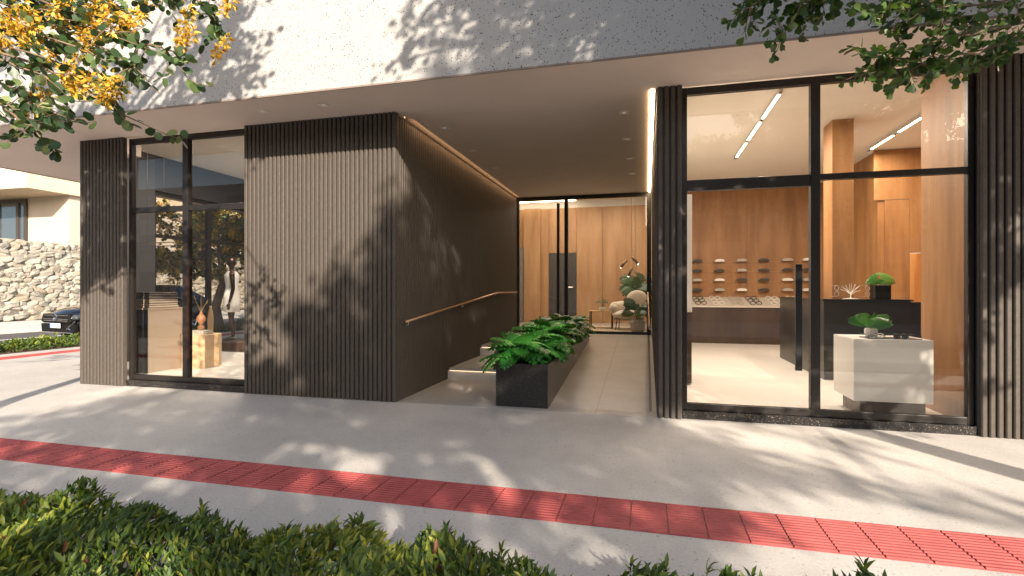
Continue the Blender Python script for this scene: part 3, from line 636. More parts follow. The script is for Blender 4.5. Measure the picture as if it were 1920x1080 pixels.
hedge('hedge', 'low leafy hedge in the kerbside bed along the bottom of the photo', -5.2, 2.9, .95, 2.04, .315, 62000, .047, (-1.5,1.3,0))
hedge('hedge', 'thin low hedge on the verge between the side road and its pavement', -14.4, -13.0, 5, 22, .09, 11000, .10, (-13.7,12,0))

# ------------------------------------------------------------------ stone wall and house at left
def stonemat():
    m = mat('rubble_stone', rough=.9); co = coords(m, (1,1,1.5)); n0 = _n(m, 'ShaderNodeTexNoise', i_Scale=1.6, i_Detail=4); lk(m, co, n0.inputs['Vector'])
    mx = mix(m, .30, co, n0.outputs['Color'], 'ADD')
    v = _n(m, 'ShaderNodeTexVoronoi', i_Scale=2.0, feature='DISTANCE_TO_EDGE'); lk(m, mx, v.inputs['Vector']); v2 = _n(m, 'ShaderNodeTexVoronoi', i_Scale=2.0); lk(m, mx, v2.inputs['Vector'])
    wn = _n(m, 'ShaderNodeTexWhiteNoise'); lk(m, v2.outputs['Position'], wn.inputs['Vector'])
    c = ramp(m, wn.outputs['Value'], [(0,(.34,.31,.26)),(.35,(.50,.46,.40)),(.7,(.60,.55,.46)),(1,(.44,.40,.36))]); f = noise(m, co, 9, 6, .7); c = mix(m, f, c, (.36,.32,.26), 'MIX')
    g = ramp(m, v.outputs['Distance'], [(0.0,(0,0,0)),(.07,(1,1,1))]); c = mix(m, g, (.20,.17,.13), c); lk(m, c, bs(m).inputs['Base Color'])
    h = math_(m, 'ADD', math_(m, 'MULTIPLY', math_(m, 'MINIMUM', v.outputs['Distance'], .22), 4), math_(m, 'MULTIPLY', f, .9)); 
    h = math_(m, 'ADD', h, math_(m, 'MULTIPLY', wn.outputs['Value'], .6)); bump(m, h, 1.0, .12); return m
# the wall is a relief of real stones
def stone_wall():
    T = thing('stone_wall', 'rough rubble stone retaining wall beyond the side road below the cream house', 'wall', (-26.2, 16, 0))
    y0, y1, z1 = 6, 40, 3.47; mb = MB(); rr = random.Random(3)
    BX(-27.0, -26.22, y0, y1, 0, z1).build('mortar_core', mat('mortar', (.20,.17,.13), .95), T)
    V = []; F = []; tint = []
    rows = 17; hz_ = z1/rows
    for r in range(rows):
        y = y0+rr.uniform(-.4, 0)
        while y < y1:
            w_ = rr.uniform(.22,.62); 
            if y > 24: w_ *= 1.6
            cy = y+w_/2; cz = (r+.5)*hz_+rr.uniform(-.05,.05)+.06*math.sin(y*1.3); n = 7; rot = rr.uniform(-.6,.6)
            ring = []
            for k in range(n):
                a = 2*math.pi*k/n+rr.uniform(-.22,.22); q = rr.uniform(.86,1.16); ry = w_*.60*q*math.copysign(abs(math.cos(a))**.6, math.cos(a)); rz = hz_*.74*q*math.copysign(abs(math.sin(a))**.6, math.sin(a))
                ring.append((ry*math.cos(rot)-rz*math.sin(rot), ry*math.sin(rot)+rz*math.cos(rot)))
            b = len(V); pr_ = rr.uniform(.03,.15); ty, tz = rr.uniform(-.2,.2), rr.uniform(-.3,.3)
            for (u, v) in ring: V.append((-26.23, cy+u, min(max(cz+v, 0), z1+.05)))
            for (u, v) in ring: V.append((-26.2+pr_*.7+u*ty, cy+u*.86, min(max(cz+v*.84, .0), z1+.04)))
            for (u, v) in ring: V.append((-26.2+pr_+rr.uniform(-.012,.03)+u*ty+v*tz, cy+u*.55, min(max(cz+v*.5, .0), z1+.03)))
            V.append((-26.2+pr_+rr.uniform(0,.035), cy, min(cz, z1)))
            for k in range(n):
                k2 = (k+1)%n; F.append((b+k, b+k2, b+n+k2, b+n+k)); F.append((b+n+k, b+n+k2, b+2*n+k2, b+2*n+k)); F.append((b+2*n+k, b+2*n+k2, b+3*n))
            tint += [rr.random()]*(3*n+1); y += w_*rr.uniform(.88,1.0)
    m = mat('rubble', rough=.9); at = _n(m, 'ShaderNodeAttribute', attribute_name='tint'); c = ramp(m, at.outputs['Fac'], [(0,(.20,.19,.17)),(.3,(.33,.305,.26)),(.6,(.40,.37,.31)),(.85,(.28,.235,.17)),(1,(.44,.425,.39))])
    co = coords(m); f = noise(m, co, 6, 6, .7); c = mix(m, ramp(m, f, [(.35,(0,0,0)),(.7,(1,1,1))]), c, mix(m, .5, c, (.26,.22,.17))); lk(m, c, bs(m).inputs['Base Color']); bump(m, noise(m, co, 11, 6, .7), .7, .05)
    link_mesh('stones', V, F, m, T, False, tint)
stone_wall()
H = thing('house', 'cream rendered house with a deep flat balcony band above the stone wall at far left', 'house', (-31, 20, 3.2))
struct(BX(-90, -27.0, 6, 60, -.2, 3.2), 'terrace', M['ground'])
BX(-45, -27.25, 19.2, 32, 3.1, 10.5).build('wall', M['house'], H)
BX(-27.25, -26.9, 20.6, 32, 3.1, 5.94).build('wall', M['house'], H)
BX(-45, -27.0, 17.25, 32.2, 5.95, 6.75).build('balcony_band', M['houseband'], H)
BX(-44, -28.5, 18.6, 31, 6.76, 7.3).build('upper_storey', M['house'], H); BX(-45,-28.0,17.9,32,9.6,10.2).build('roof', M['houseband'], H)
BX(-28.9,-28.0,18.3,19.1,6.76,8.5).build('pillar', M['housedark'], H)
wf = MB().box(-33.2,-29.98,19.15,19.19,3.12,3.3).box(-33.2,-29.98,19.12,19.19,5.70,5.88)
for x in (-33.2,-31.9,-30.55,-30.03): wf.box(x-.09,x+.09,19.1,19.19,3.3,5.70)
wf = wf.build('window', M['housedark'], H); BX(-33.1,-30.05,19.16,19.17,3.3,5.7).build('pane', mat('blue_grey_glass', (.14,.17,.20), .05, .6), wf)
# low wall across the road, mirrored in the shop glass
OB = thing('building', 'plain pale building across the front road, mirrored in the glass', 'building', (0,-22,0))
BX(-45, 38, -32, -22, 0, 9.5).build('wall', mat('pale_render', (.30,.27,.24), .85), OB)
for i in range(9):
    for z in (1.2, 4.2, 7.0):
        f_ = BX(-40+i*8.5, -37+i*8.5, -21.99, -21.93, z, z+1.6).build('window', M['housedark'], OB); BX(-39.9+i*8.5, -37.1+i*8.5, -21.925, -21.92, z+.1, z+1.5).build('pane', M['housedark'], f_)
struct(BX(-60, 60, -12.2, -12.0, -.1, .9), 'boundary_wall', M['house'])

# ------------------------------------------------------------------ car
def car():
    T = thing('parked_car', 'dark blue car with chrome ring badge on the side road at far left', 'car', (0,0,0))
    # local: +x right of the car seen from front, front at y=0, length +y
    st = [(-.0,.36,.58,.62),(.06,.22,.70,.74),(.25,.19,.80,.84),(.9,.18,.87,.95),(1.35,.18,.89,1.00),(2.4,.17,.90,1.0),(3.5,.18,.90,1.02),(4.1,.2,.88,1.0),(4.4,.3,.80,.95)]
    V = []; n = 11
    for y, zb, hw, zt in st:
        yy = lambda x: y+.20*(abs(x)/.9)**2.6*(1 if y < 1 else 0)*(1-y)
        sec = [(0,zb),(hw*.8,zb),(hw*.97,zb+.08),(hw,(zb+zt)/2),(hw*.97,zt-.12),(hw*.86,zt-.03),(hw*.5,zt),(0,zt+.025)]
        sec = sec+[(-a,b) for a, b in sec[-2:0:-1]]
        n = len(sec); V += [(a, yy(a), b) for a, b in sec]
    F = [(i*n+k, (i+1)*n+k, (i+1)*n+(k+1)%n, i*n+(k+1)%n) for i in range(len(st)-1) for k in range(n)]+[tuple(range(n)), tuple(range((len(st)-1)*n, len(st)*n))[::-1]]
    body = link_mesh('body', V, F, M['carpaint'], T, True); sd = body.modifiers.new('s', 'SUBSURF'); sd.levels = 1; sd.render_levels = 2
    cst = [(1.15,.78,.98,.99),(1.75,.70,.98,1.36),(2.5,.66,.98,1.47),(3.4,.64,.98,1.42),(4.2,.70,.98,1.02)]
    V = []
    for y, hw, zb, zt in cst: V += [(-hw-.06,y,zb),(-hw*.88,y,zt),(0,y,zt+.03),(hw*.88,y,zt),(hw+.06,y,zb)]
    F = [(i*5+k, (i+1)*5+k, (i+1)*5+k+1, i*5+k+1) for i in range(len(cst)-1) for k in range(4)]+[(0,1,2,3,4),(24,23,22,21,20)]
    link_mesh('windows', V, F, mat('car_glass', (.01,.012,.015), .04, 0, .8), T, True)
    MB().ell((0,2.75,1.45), (.56,.95,.055), 16, 6).build('roof', M['carpaint'], T, True)
    g = MB().extrude([(-.74,.50),(-.66,.70),(.66,.70),(.74,.50),(.60,.46),(-.60,.46)], 'y', -.035, .10).build('grille', M['carblack'], T, bevel=.01)
    MB().torus((0,-.05,.61), .085, .011, 'y').tube([(0,-.05,.695),(0,-.05,.61)], .008, 5).tube([(0,-.05,.61),(-.07,-.05,.565)], .008, 5).tube([(0,-.05,.61),(.07,-.05,.565)], .008, 5).build('badge', M['chrome'], g)
    mb = MB()
    for z in (.52,.56,.66): mb.box(-.6,.6,-.042,-.034,z,z+.008)
    mb.build('bars', M['chrome'], g)
    MB().extrude([(-.80,.20),(-.84,.44),(.84,.44),(.80,.20)], 'y', .0, .12).build('lower_bumper', M['carblack'], T, bevel=.02)
    MB().box(-.78,.78,-.02,.0,.205,.225).build('bumper_trim', M['chrome'], T)
    MB().tube([(.50,-.01,.30),(.62,.0,.38),(.80,.05,.52)], .02, 6).tube([(.58,-.01,.32),(.80,.05,.24)], .014, 6).build('air_vane', M['chrome'], T)
    for s_ in (-1, 1):
        l = MB().ell((s_*.72,.10,.61), (.15,.10,.075), 14, 8).build('headlight', mat('lamp_glass', (.10,.11,.12), .08, .4), T, True)
        MB().tube([(s_*.66,.0,.59),(s_*.80,.04,.62)], .012, 6).build('lamp_line', M['plate'], l)
    p = BX(-.26,.26,-.055,-.045,.335,.455).build('number_plate', M['plate'], T, bevel=.004); BX(-.258,-.215,-.0575,-.0555,.337,.453).build('plate_band', M['plateblue'], p)
    c = bpy.data.curves.new('plate_text', 'FONT'); c.body = 'LIZ PC60'; c.size = .115; c.align_x = 'CENTER'; tmp = bpy.data.objects.new('tmp', c); COL.objects.link(tmp)
    me = bpy.data.meshes.new_from_object(tmp); bpy.data.objects.remove(tmp); me.materials.append(M['ink']); to = bpy.data.objects.new('plate_text', me); COL.objects.link(to); to.parent = p; to.location = (.025,-.0585,.358); to.rotation_euler = (R(90),0,0)
    for x in (-.78,.78):
        for y in (.80,3.55):
            w_ = MB(); prof = [(.18,-.09),(.30,-.10),(.325,-.06),(.325,.06),(.30,.10),(.18,.09)]
            vs_ = []; n = 24
            for r_, o_ in prof: vs_ += [(x+o_, y+r_*math.cos(2*math.pi*k/n), .325-.12+r_*math.sin(2*math.pi*k/n)) for k in range(n)]
            w_.add(vs_, [(i*n+k, i*n+(k+1)%n, (i+1)*n+(k+1)%n, (i+1)*n+k) for i in range(5) for k in range(n)]); wo = w_.build('wheel', M['rubber'], T, True)
            rb = MB(); sx = x+math.copysign(.085, x)
            for k in range(5):
                a = 2*math.pi*k/5; rb.tube([(sx, y, .205), (sx, y+.19*math.cos(a), .205+.19*math.sin(a))], .022, 6)
            rb.torus((sx,y,.205), .19, .015, 'x').build('rim', M['chrome'], wo)
    T.location = (-16.42, 11.25, -.118); T.rotation_euler = (0,0,R(-9)); T.scale = (1,1,1.1)
    return T
CAR = car()

# ------------------------------------------------------------------ planter and monsteras
T = thing('planter', 'long black speckled stone planter between the entrance steps and the ramp', 'planter', (-1.385, 5.8, 0))
MB().box(-1.69,-1.08,5.80,5.835,.004,.50).box(-1.69,-1.08,10.165,10.2,.004,.50).box(-1.69,-1.655,5.835,10.165,.004,.50).box(-1.115,-1.08,5.835,10.165,.004,.50).build('box', terrazzo('speckled_stone', (.020,.019,.019), (.13,.10,.075), 95, -.7, .42, .28), T, bevel=.003)
BX(-1.655,-1.115,5.835,10.165,.3,.43).build('soil', M['soil'], T)
def monstera_template():
    V = []; F = []
    # midrib points
    for s_ in (-1, 1):
        lob = [(-.12,.50,-.30),(.02,.58,-.10),(.16,.58,.12),(.30,.54,.32),(.44,.46,.52),(.58,.36,.72),(.74,.22,.90)]   # start on rib, width, tip y
        for i, (y0, wd, ty) in enumerate(lob):
            y1 = y0+.135; b = len(V); yb = max(y0, 0)
            tip0, tip1 = ty-.07, ty+.12
            q = [(0, max(y0,.0), 0), (0, max(y1,.02), 0), (s_*wd*.62, y0+(ty-y0)*.62+.0, .05), (s_*wd*.62, y1+(ty-y0)*.62+.03, .05),
                 (s_*wd*.85, tip0, .0), (s_*wd*.86, tip1, .0), (s_*wd*1.0, (tip0+tip1)/2, -.05)]
            q = [(x, y, z-.22*max(0,y)**2-.18*x*x) for x, y, z in q]
            V += q
            f = [(0,2,3,1),(2,4,5,3),(4,6,5,5)]
            F += [tuple(b+k for k in (ff if s_ > 0 else ff[::-1])) for ff in f]
    b = len(V); V += [(-.10,.72,-.12),(0,.70,-.11),(.10,.72,-.12),(0,1.0,-.25)]; F += [(b,b+1,b+3,b+3),(b+1,b+2,b+3,b+3)]
    return (V, F)
MON = monstera_template()
def monstera(label, loc, n, L, spread, h, group=None, m='leaf_mon', name='monstera_plant', cat='plant', tint=(.2,.9), up=.5):
    T = thing(name, label, cat, loc, group); P = []; D = []; N_ = []; S = []; sb = MB()
    for j in range(n):
        a = j*2.399+rng.uniform(-.3,.3); u = (j+.5)/n; r = spread*math.sqrt(u)*rng.uniform(.7,1.1); z = h*(1-.55*u*u)*rng.uniform(.75,1.05)
        o = np.array((math.cos(a), math.sin(a), 0)); e = np.array(loc)+o*r+np.array((0,0,z)); b = np.array(loc)+o*.03
        sb.tube([b, b+(e-b)*.5+np.array((0,0,h*.22)), e], [.006,.005,.004], 5, False)
        P.append(e); D.append(o*1.0+np.array((0,0,up-1.1*u))+rng.normal(size=3)*.15); N_.append(np.array((0,0,1.))+o*.35+rng.normal(size=3)*.15); S.append(L*rng.uniform(.75,1.15))
    leafmesh('foliage', MON, np.array(P), np.array(D), np.array(N_), np.array(S), M[m], T, rng.uniform(*tint, n)); sb.build('stems', M['leaf_stem'], T, True); return T
M['leaf_stem'] = mat('stem_green', (.05,.12,.03), .5)
ML = ['first in the planter, leaves spilling over its front edge', 'second from the street in the black planter', 'third from the street in the black planter', 'fourth from the street in the black planter, middle of the row', 'fifth from the street in the black planter', 'sixth from the street in the black planter', 'last but one at the lobby end of the planter', 'farthest, next to the lobby glass']
for i, y in enumerate((6.0, 6.45, 6.95, 7.45, 7.95, 8.5, 9.05, 9.6)):
    monstera('lush green monstera, '+ML[i], (-1.40+(-.08 if i == 0 else rng.uniform(-.04,.08)), y, .42), 34, .24, .34 if i else .28, .33 if i < 2 else .44, 'monsteras in the long planter')

# ------------------------------------------------------------------ left shop contents
T = thing('display_cabinet', 'dark cabinet with a tan side inside the left shop window', 'cabinet', (-7.5,6.5,.08))
BX(-7.66,-7.325,6.285,6.88,.08,1.04).build('body', M['counter'], T); BX(-7.324,-7.31,6.27,6.90,.08,1.04).build('side_panel', M['tan'], T); BX(-7.67,-7.30,6.265,6.91,1.041,1.065).build('top', M['tan'], T)
z = 1.067
for i, (h_, m_, lab) in enumerate(((.07,'cloth2','folded light brown garment at the bottom of the pile on the tan cabinet'),(.065,'cloth2','folded beige garment second from the bottom of the pile on the cabinet'),(.05,'cloth','folded dark garment third from the bottom of the pile on the cabinet'),(.055,'cloth','folded dark grey garment on top of the pile on the cabinet'))):
    g = MB(); ins = .01*(i%2)
    g.box(-7.63+ins,-7.34,6.30+ins,6.84-ins,z,z+h_*.46).box(-7.625+ins,-7.345,6.305+ins,6.83-ins,z+h_*.5,z+h_*.96)
    tag(g.build('folded_garment', M[m_], bevel=.014, org=(-7.5,6.5,z)), lab, 'clothes', 'folded garments on the cabinet'); z += h_+.002
T = thing('display_plinth', 'pale plywood many-sided display plinth behind the left shop door', 'plinth', (-7.13,7.08,.08))
poly = [(-7.13+.29*math.cos(a+.2), 7.08+.29*math.sin(a+.2)) for a in np.linspace(0, 2*math.pi, 9)[:-1]]
MB().prism(poly, .08, .60).build('body', M['lwood'], T); MB().prism([(x*.995-.036+.0, y*.995+.035) for x, y in poly], .601, .615).build('top', M['lwood'], T)
for i, lab in enumerate(('white book lying at the bottom of the two on the pale plinth', 'smaller white book lying on top of the two on the pale plinth')):
    zz = .617+i*.034; q = .015*i
    T = thing('book', lab, 'book', (-7.10,7.03,zz), 'books on the pale plinth')
    MB().box(-7.24+q,-6.95-q,6.92+q,7.14-q,zz,zz+.004).box(-7.24+q,-6.95-q,6.92+q,7.14-q,zz+.026,zz+.030).box(-7.24+q,-7.236+q,6.92+q,7.14-q,zz+.004,zz+.026).build('cover', M['white'], T); BX(-7.235+q,-6.955-q,6.925+q,7.135-q,zz+.0045,zz+.0255).build('pages', M['cream'], T)
T = thing('vase', 'slim double gourd clay vase holding dry twigs, standing on the books', 'vase', (-7.09,7.02,.685))
MB().lathe([(.03,0),(.055,.03),(.045,.07),(.02,.09),(.05,.13),(.07,.17),(.06,.22),(.022,.27),(.018,.30)], (-7.09,7.02,.685), 16).build('body', M['terra'], T, True)
tw = MB()
for k in range(6): a = k*1.05; tw.tube([(-7.09,7.02,.97),(-7.09+.05*math.cos(a),7.02+.05*math.sin(a),1.08),(-7.09+.12*math.cos(a+.3),7.02+.12*math.sin(a+.3),1.15+.03*k)], [.004,.003,.002], 4, False)
tw.build('twigs', mat('dry_twig', (.55,.38,.15), .8), T)
T = thing('vase', 'tall slim beige bottle vase beside the gourd vase on the pale plinth', 'vase', (-7.02,7.14,.617))
MB().lathe([(.03,0),(.04,.05),(.045,.25),(.035,.36),(.02,.42),(.022,.46)], (-7.02,7.14,.617), 14).build('body', mat('beige_ceramic', (.52,.36,.20), .5), T, True)
# pendant with two rods
T = thing('pendant_lamp', 'thin pendant with two horizontal rods hanging behind the left shop window', 'pendant lamp', (-7.9,7.03,3.85))
MB().lathe([(.06,-.02),(.06,0)], (-7.86,7.03,3.85), 16).build('canopy', M['frame'], T)
MB().tube([(-7.86,7.03,3.84),(-7.86,7.03,2.10)], .003, 4).tube([(-8.12,6.95,3.84),(-8.12,6.95,2.13)], .003, 4).build('cable', M['chrome'], T)
MB().tube([(-8.35,6.98,2.13),(-7.5,6.9,2.13)], .009, 6).build('rod', mat('pale_rod', (.7,.6,.5), .4), T); MB().tube([(-8.05,7.03,2.08),(-7.45,6.98,2.08)], .009, 6).build('rod', M['chrome'], T)
# mannequin
T = thing('mannequin', 'dark bronze mannequin in a short white sleeveless dress on a dark platform', 'mannequin', (0,0,0))
b = MB()
b.ell((0,0,1.16), (.145,.10,.14), 16, 10).ell((0,0,.93), (.155,.115,.13), 16, 10).tube([(0,0,.9),(0,0,1.05),(0,0,1.2),(0,0,1.38),(0,0,1.46)], [.13,.105,.13,.13,.07], 14)
b.tube([(-.17,0,1.40),(.17,0,1.40)], .055, 10).tube([(0,0,1.42),(0,-.01,1.56)], [.05,.045], 10)
b.ell((0,-.01,1.64), (.075,.095,.115), 14, 10).ell((0,-.105,1.63), (.014,.02,.03), 8, 6)
for s_ in (-1, 1):
    b.tube([(s_*.19,0,1.39),(s_*.23,.01,1.25),(s_*.245,.02,1.08),(s_*.25,-.01,.95),(s_*.245,-.05,.80)], [.055,.045,.038,.034,.024], 10)
    b.ell((s_*.243,-.065,.74), (.018,.035,.05), 8, 6)
    for q in range(4): b.tube([(s_*.243,-.085+q*.016,.72),(s_*.24,-.09+q*.016,.67),(s_*.232,-.085+q*.016,.64)], [.008,.008,.006], 6)
    b.tube([(s_*.236,-.10,.745),(s_*.225,-.112,.71)], [.009,.007], 6)
    b.tube([(s_*.085,0,.92),(s_*.09,-.01,.72),(s_*.085,-.015,.48),(s_*.09,.025,.30),(s_*.09,.02,.10)], [.10,.085,.055,.055,.032], 12)
    b.tube([(s_*.09,.045,.05),(s_*.092,-.03,.045),(s_*.10,-.12,.02),(s_*.102,-.17,.018)], [.035,.035,.03,.018], 10)
bo = b.build('body', M['bronze'], T, True); rm = bo.modifiers.new('r', 'REMESH'); rm.mode = 'VOXEL'; rm.voxel_size = .011; rm.use_smooth_shade = True; sm = bo.modifiers.new('s', 'SMOOTH'); sm.iterations = 3
MB().lathe([(.19,.60),(.205,.80),(.195,.95),(.15,1.12),(.175,1.28),(.185,1.37),(.12,1.44),(.10,1.445)], n=24, sx=1.0, sy=.78).build('dress', M['dress'], T, True)
T.location = (-8.42, 9.12, .285); T.rotation_euler = (0,0,R(-47))
T = tag(BX(-8.80,-7.9,8.85,9.6,.08,.283).build('platform', M['dwood'], bevel=.02, org=(-8.4,9.1,.08)), 'low dark wooden platform under the mannequin', 'platform')

# ------------------------------------------------------------------ right shop contents
T = thing('wall_cabinet', 'narrow half white, half dark wood cabinet just left inside the right shop', 'cabinet', (.47,7.6,.08))
BX(.363,.59,7.32,8.2,1.05,2.62).build('upper_cabinet', M['white'], T); BX(.363,.585,7.325,8.2,.1,1.045).build('lower_cabinet', M['dwood'], T)
T = thing('display_counter', 'long dark wood counter with sloping pale top below the eyewear wall', 'counter', (2,13.1,.08))
BX(.37,3.42,13.14,13.59,.08,.93).build('base', M['dwood'], T); MB().extrude([(13.10,.931),(13.10,.965),(13.59,1.165),(13.59,.931)], 'x', .365, 3.44).build('display_top', mat('display_cloth', (.60,.54,.46), .8), T)
def eyeglasses(label, m, s_=1.0, group=None):
    T = thing('eyeglasses', label, 'eyeglasses', (0,0,0), group)
    MB().torus((-.036*s_,0,.02*s_), .028*s_, .0045*s_, 'y', 16, 5, 1.05, .8).torus((.036*s_,0,.02*s_), .028*s_, .0045*s_, 'y', 16, 5, 1.05, .8).tube([(-.01*s_,0,.028*s_),(.01*s_,0,.028*s_)], .004*s_, 5).build('frame', m, T, True)
    for q in (-1, 1): MB().tube([(q*.066*s_,0,.028*s_),(q*.068*s_,.09*s_,.026*s_),(q*.066*s_,.13*s_,.004*s_)], .003*s_, 5).build('temple', m, T, True)
    return T
PW = mat('white_plastic', (.8,.77,.72), .3); PB = mat('black_plastic', (.02,.017,.015), .25); PG = mat('grey_plastic', (.42,.38,.33), .35)
colx = [('leftmost', 1.03, PB,'dark'), ('second from left', 1.40, PW,'white'), ('third from left', 1.80, PG,'grey'), ('fourth from left', 2.16, PB,'dark'), ('fifth from left', 2.58, PW,'white'), ('rightmost', 2.97, PW,'white')]
colx = [(n_, .363+(x_-.363)*1.07+.16, m_, c_) for n_, x_, m_, c_ in colx]
protos = {k: None for k in ('dark','white','grey')}
for n_, x_, m_, c_ in colx:
    for r in range(3):
        lab = '%s eyeglasses, %s row of the %s column on the sloping counter' % (c_, ('front','middle','back')[r], n_)
        if protos[c_] is None: protos[c_] = o = eyeglasses(lab, m_, 1.9, 'eyeglasses laid out on the sloping counter')
        else: o = copy_tree(protos[c_])
        yy = 13.17+r*.145; o.location = (x_-(0.03*r)+.03, yy, .965+(yy-13.10)*.408+.006); o.rotation_euler = (R(-22),0,0); o['label'] = lab
# rounded display pads on the back wall
grid = [['k','w','g','k','g','w'],['k','k','g','k','k','k'],['g','w','k','k','w','g'],['k','g','w','k','g','w']]
px6 = [1.21,1.72,2.22,2.71,3.22,3.66]; pz4 = [2.06,1.82,1.59,1.35]; pm = {'k': mat('pad_charcoal', (.05,.045,.04), .5), 'w': mat('pad_white', (.85,.82,.76), .5), 'g': mat('pad_grey', (.45,.41,.36), .5)}; pn = {'k':'charcoal','w':'white','g':'grey'}
meshes = {}
rn = ['top','second','third','bottom']; cn = ['first','second','third','fourth','fifth','sixth']
for r in range(4):
    for c in range(6):
        k = grid[r][c]
        if k not in meshes:
            prof = [(-.105,-.032),(.105,-.032),(.115,-.018),(.105,.008),(.07,.026),(.0,.034),(-.07,.026),(-.105,.008),(-.115,-.018)]
            o = MB().extrude(prof, 'y', -.13, 0).build('eyewear_holder', pm[k], bevel=.004); meshes[k] = o
        else: o = meshes[k].copy(); COL.objects.link(o)
        o.location = (px6[c], 13.592, pz4[r]); tag(o, 'rounded %s eyewear holder, %s in the %s row on the wood wall' % (pn[k], cn[c], rn[r]), 'display holder', 'eyewear holders on the wood wall')
for r in range(3):
    tag(BX(1.0,3.95,13.578,13.593,pz4[r]-.042,pz4[r]-.037).build('wall_ledge', mat('ledge', (.62,.38,.18), .5), org=(2.4,13.59,pz4[r])), 'thin pale ledge under the %s row of eyewear holders' % rn[r], 'ledge', 'ledges on the wood wall')
# black reception counter
T = thing('reception_counter', 'black L-shaped reception counter in the right shop behind the white display block', 'counter', (3,8.4,.08))
MB().prism([(2.42,8.2),(3.48,8.2),(3.48,8.60),(2.64,8.60),(2.64,10.7),(2.42,10.7)], .08, 1.19).build('body', M['counter'], T, bevel=.004)
MB().prism([(2.40,8.18),(3.50,8.18),(3.50,8.60),(2.64,8.60),(2.64,10.7),(2.40,10.7)], 1.192, 1.215).build('top', M['black'], T)
T = thing('back_cabinet', 'dark low cabinet at the right end of the reception counter', 'cabinet', (4,9,.08)); MB().box(3.52,4.3,8.3,8.8,.08,1.16).build('body', M['counter'], T); BX(3.51,4.31,8.29,8.81,1.161,1.175).build('top', M['black'], T)
T = thing('display_block', 'white angular display block on a dark wood base behind the right shop window', 'display block', (2.35,6.1,.08))
BX(2.015,2.70,5.92,6.5,.235,.855).build('block', M['white'], T, bevel=.002); BX(2.09,2.66,5.98,6.45,.08,.234).build('base', M['dwood'], T)
def potplant(label, loc, r, h, m, n, L, tint=(.3,.95), sq=False, mm='leaf_mon', spread=.1, hh=.12, name='potted_plant', face=False):
    T = thing(name, label, 'plant', loc)
    if sq: MB().box(loc[0]-r,loc[0]+r,loc[1]-r,loc[1]+r,loc[2],loc[2]+h).build('pot', m, T, bevel=.012)
    else: MB().lathe([(r*.75,0),(r,h*.15),(r,h*.8),(r*.85,h),(r*.7,h),(r*.7,h*.9)], loc, 9).build('pot', m, T)
    P = []; D = []; S = []; sb = MB(); b = np.array(loc)+np.array((0,0,h*.9))
    for j in range(n):
        a = j*2.399+.5; o = np.array((math.cos(a), math.sin(a), 0)); e = b+o*spread*rng.uniform(.4,1)+np.array((0,0,hh*rng.uniform(.5,1.1)))
        (MB().tube([b, (b+e)/2+np.array((0,0,.02)), e], .0025, 4, False).build('stem', M['leaf_stem'], T, True) if n < 12 else sb.tube([b, (b+e)/2+np.array((0,0,.02)), e], .0025, 4, False)); P.append(e); D.append(o*np.array((1,.25,1))+np.array((0,-.15,rng.uniform(-.7,.7))) if face else o+np.array((0,0,rng.uniform(-.6,.5)))); S.append(L*rng.uniform(.8,1.15))
    P = np.array(P); leafmesh('foliage', MON, P, np.array(D), np.tile((0,-1.2,.5) if face else (0,-.3,1.), (n,1))+rng.normal(size=(n,3))*.2, np.array(S), M[mm], T, rng.uniform(*tint, n))
    if sb.v: sb.build('stems', M['leaf_stem'], T, True)
    return T
potplant('small leafy plant in a faceted white pot on the white display block', (2.30,6.28,.857), .062, .085, M['pot'], 6, .125, spread=.12, hh=.11, face=True)
potplant('monstera leaf in a square black pot on the black reception counter', (3.18,8.38,1.216), .10, .20, M['potb'], 2, .16, sq=True, spread=.05, hh=.11, face=True)
T = thing('display_tray', 'shallow dark wire-edged tray on the white display block', 'tray', (2.38,6.1,.857))
BX(2.16,2.62,5.96,6.20,.857,.862).build('base', M['black'], T); MB().tube([(2.16,5.96,.895),(2.62,5.96,.895),(2.62,6.2,.895),(2.16,6.2,.895),(2.16,5.96,.895)], .003, 4, False).tube([(2.16,5.96,.86),(2.16,5.96,.895)], .003, 4).tube([(2.62,5.96,.86),(2.62,5.96,.895)], .003, 4).build('wire', M['black'], T)
o = eyeglasses('clear white eyeglasses on the dark tray', PW, 1.0); o.location = (2.25,6.02,.865); o.rotation_euler = (0,0,R(-8))
o = eyeglasses('chunky black sunglasses on the dark tray', PB, 1.1); o.location = (2.46,6.0,.865); o.rotation_euler = (0,0,R(12))
for q in (-1,1): MB().ell((q*.038,0,.022), (.031,.004,.024), 12, 8).build('lens', PB, o, True)
T = thing('jewellery_tree', 'small white wire tree stand on the reception counter', 'display stand', (2.82,8.4,1.216))
MB().lathe([(.10,0),(.10,.008),(.02,.014)], (2.82,8.4,1.216), 16).build('base', PW, T)
tr_ = MB(); tr_.tube([(2.82,8.4,1.22),(2.82,8.4,1.30)], [.009,.006], 6)
for k in range(12): a = k*.52; s0 = 1.27+.006*(k%4); tr_.tube([(2.82,8.4,s0),(2.82+.06*math.cos(a),8.4+.02*math.sin(a*3),s0+.05+.012*(k%3)),(2.82+.13*math.cos(a),8.4+.03*math.sin(a*3),s0+.07+.09*abs(math.sin(a)))], [.004,.003,.0015], 4, False)
tr_.build('branches', PW, T)
for q, lab in ((2.62,'grey eyeglasses standing on end left of the small white wire tree'),(3.01,'grey eyeglasses standing on end right of the small white wire tree')):
    o = eyeglasses(lab, PG, 1.2, 'eyeglasses beside the wire tree'); o.location = (q,8.4,1.33); o.rotation_euler = (0,R(90),0)

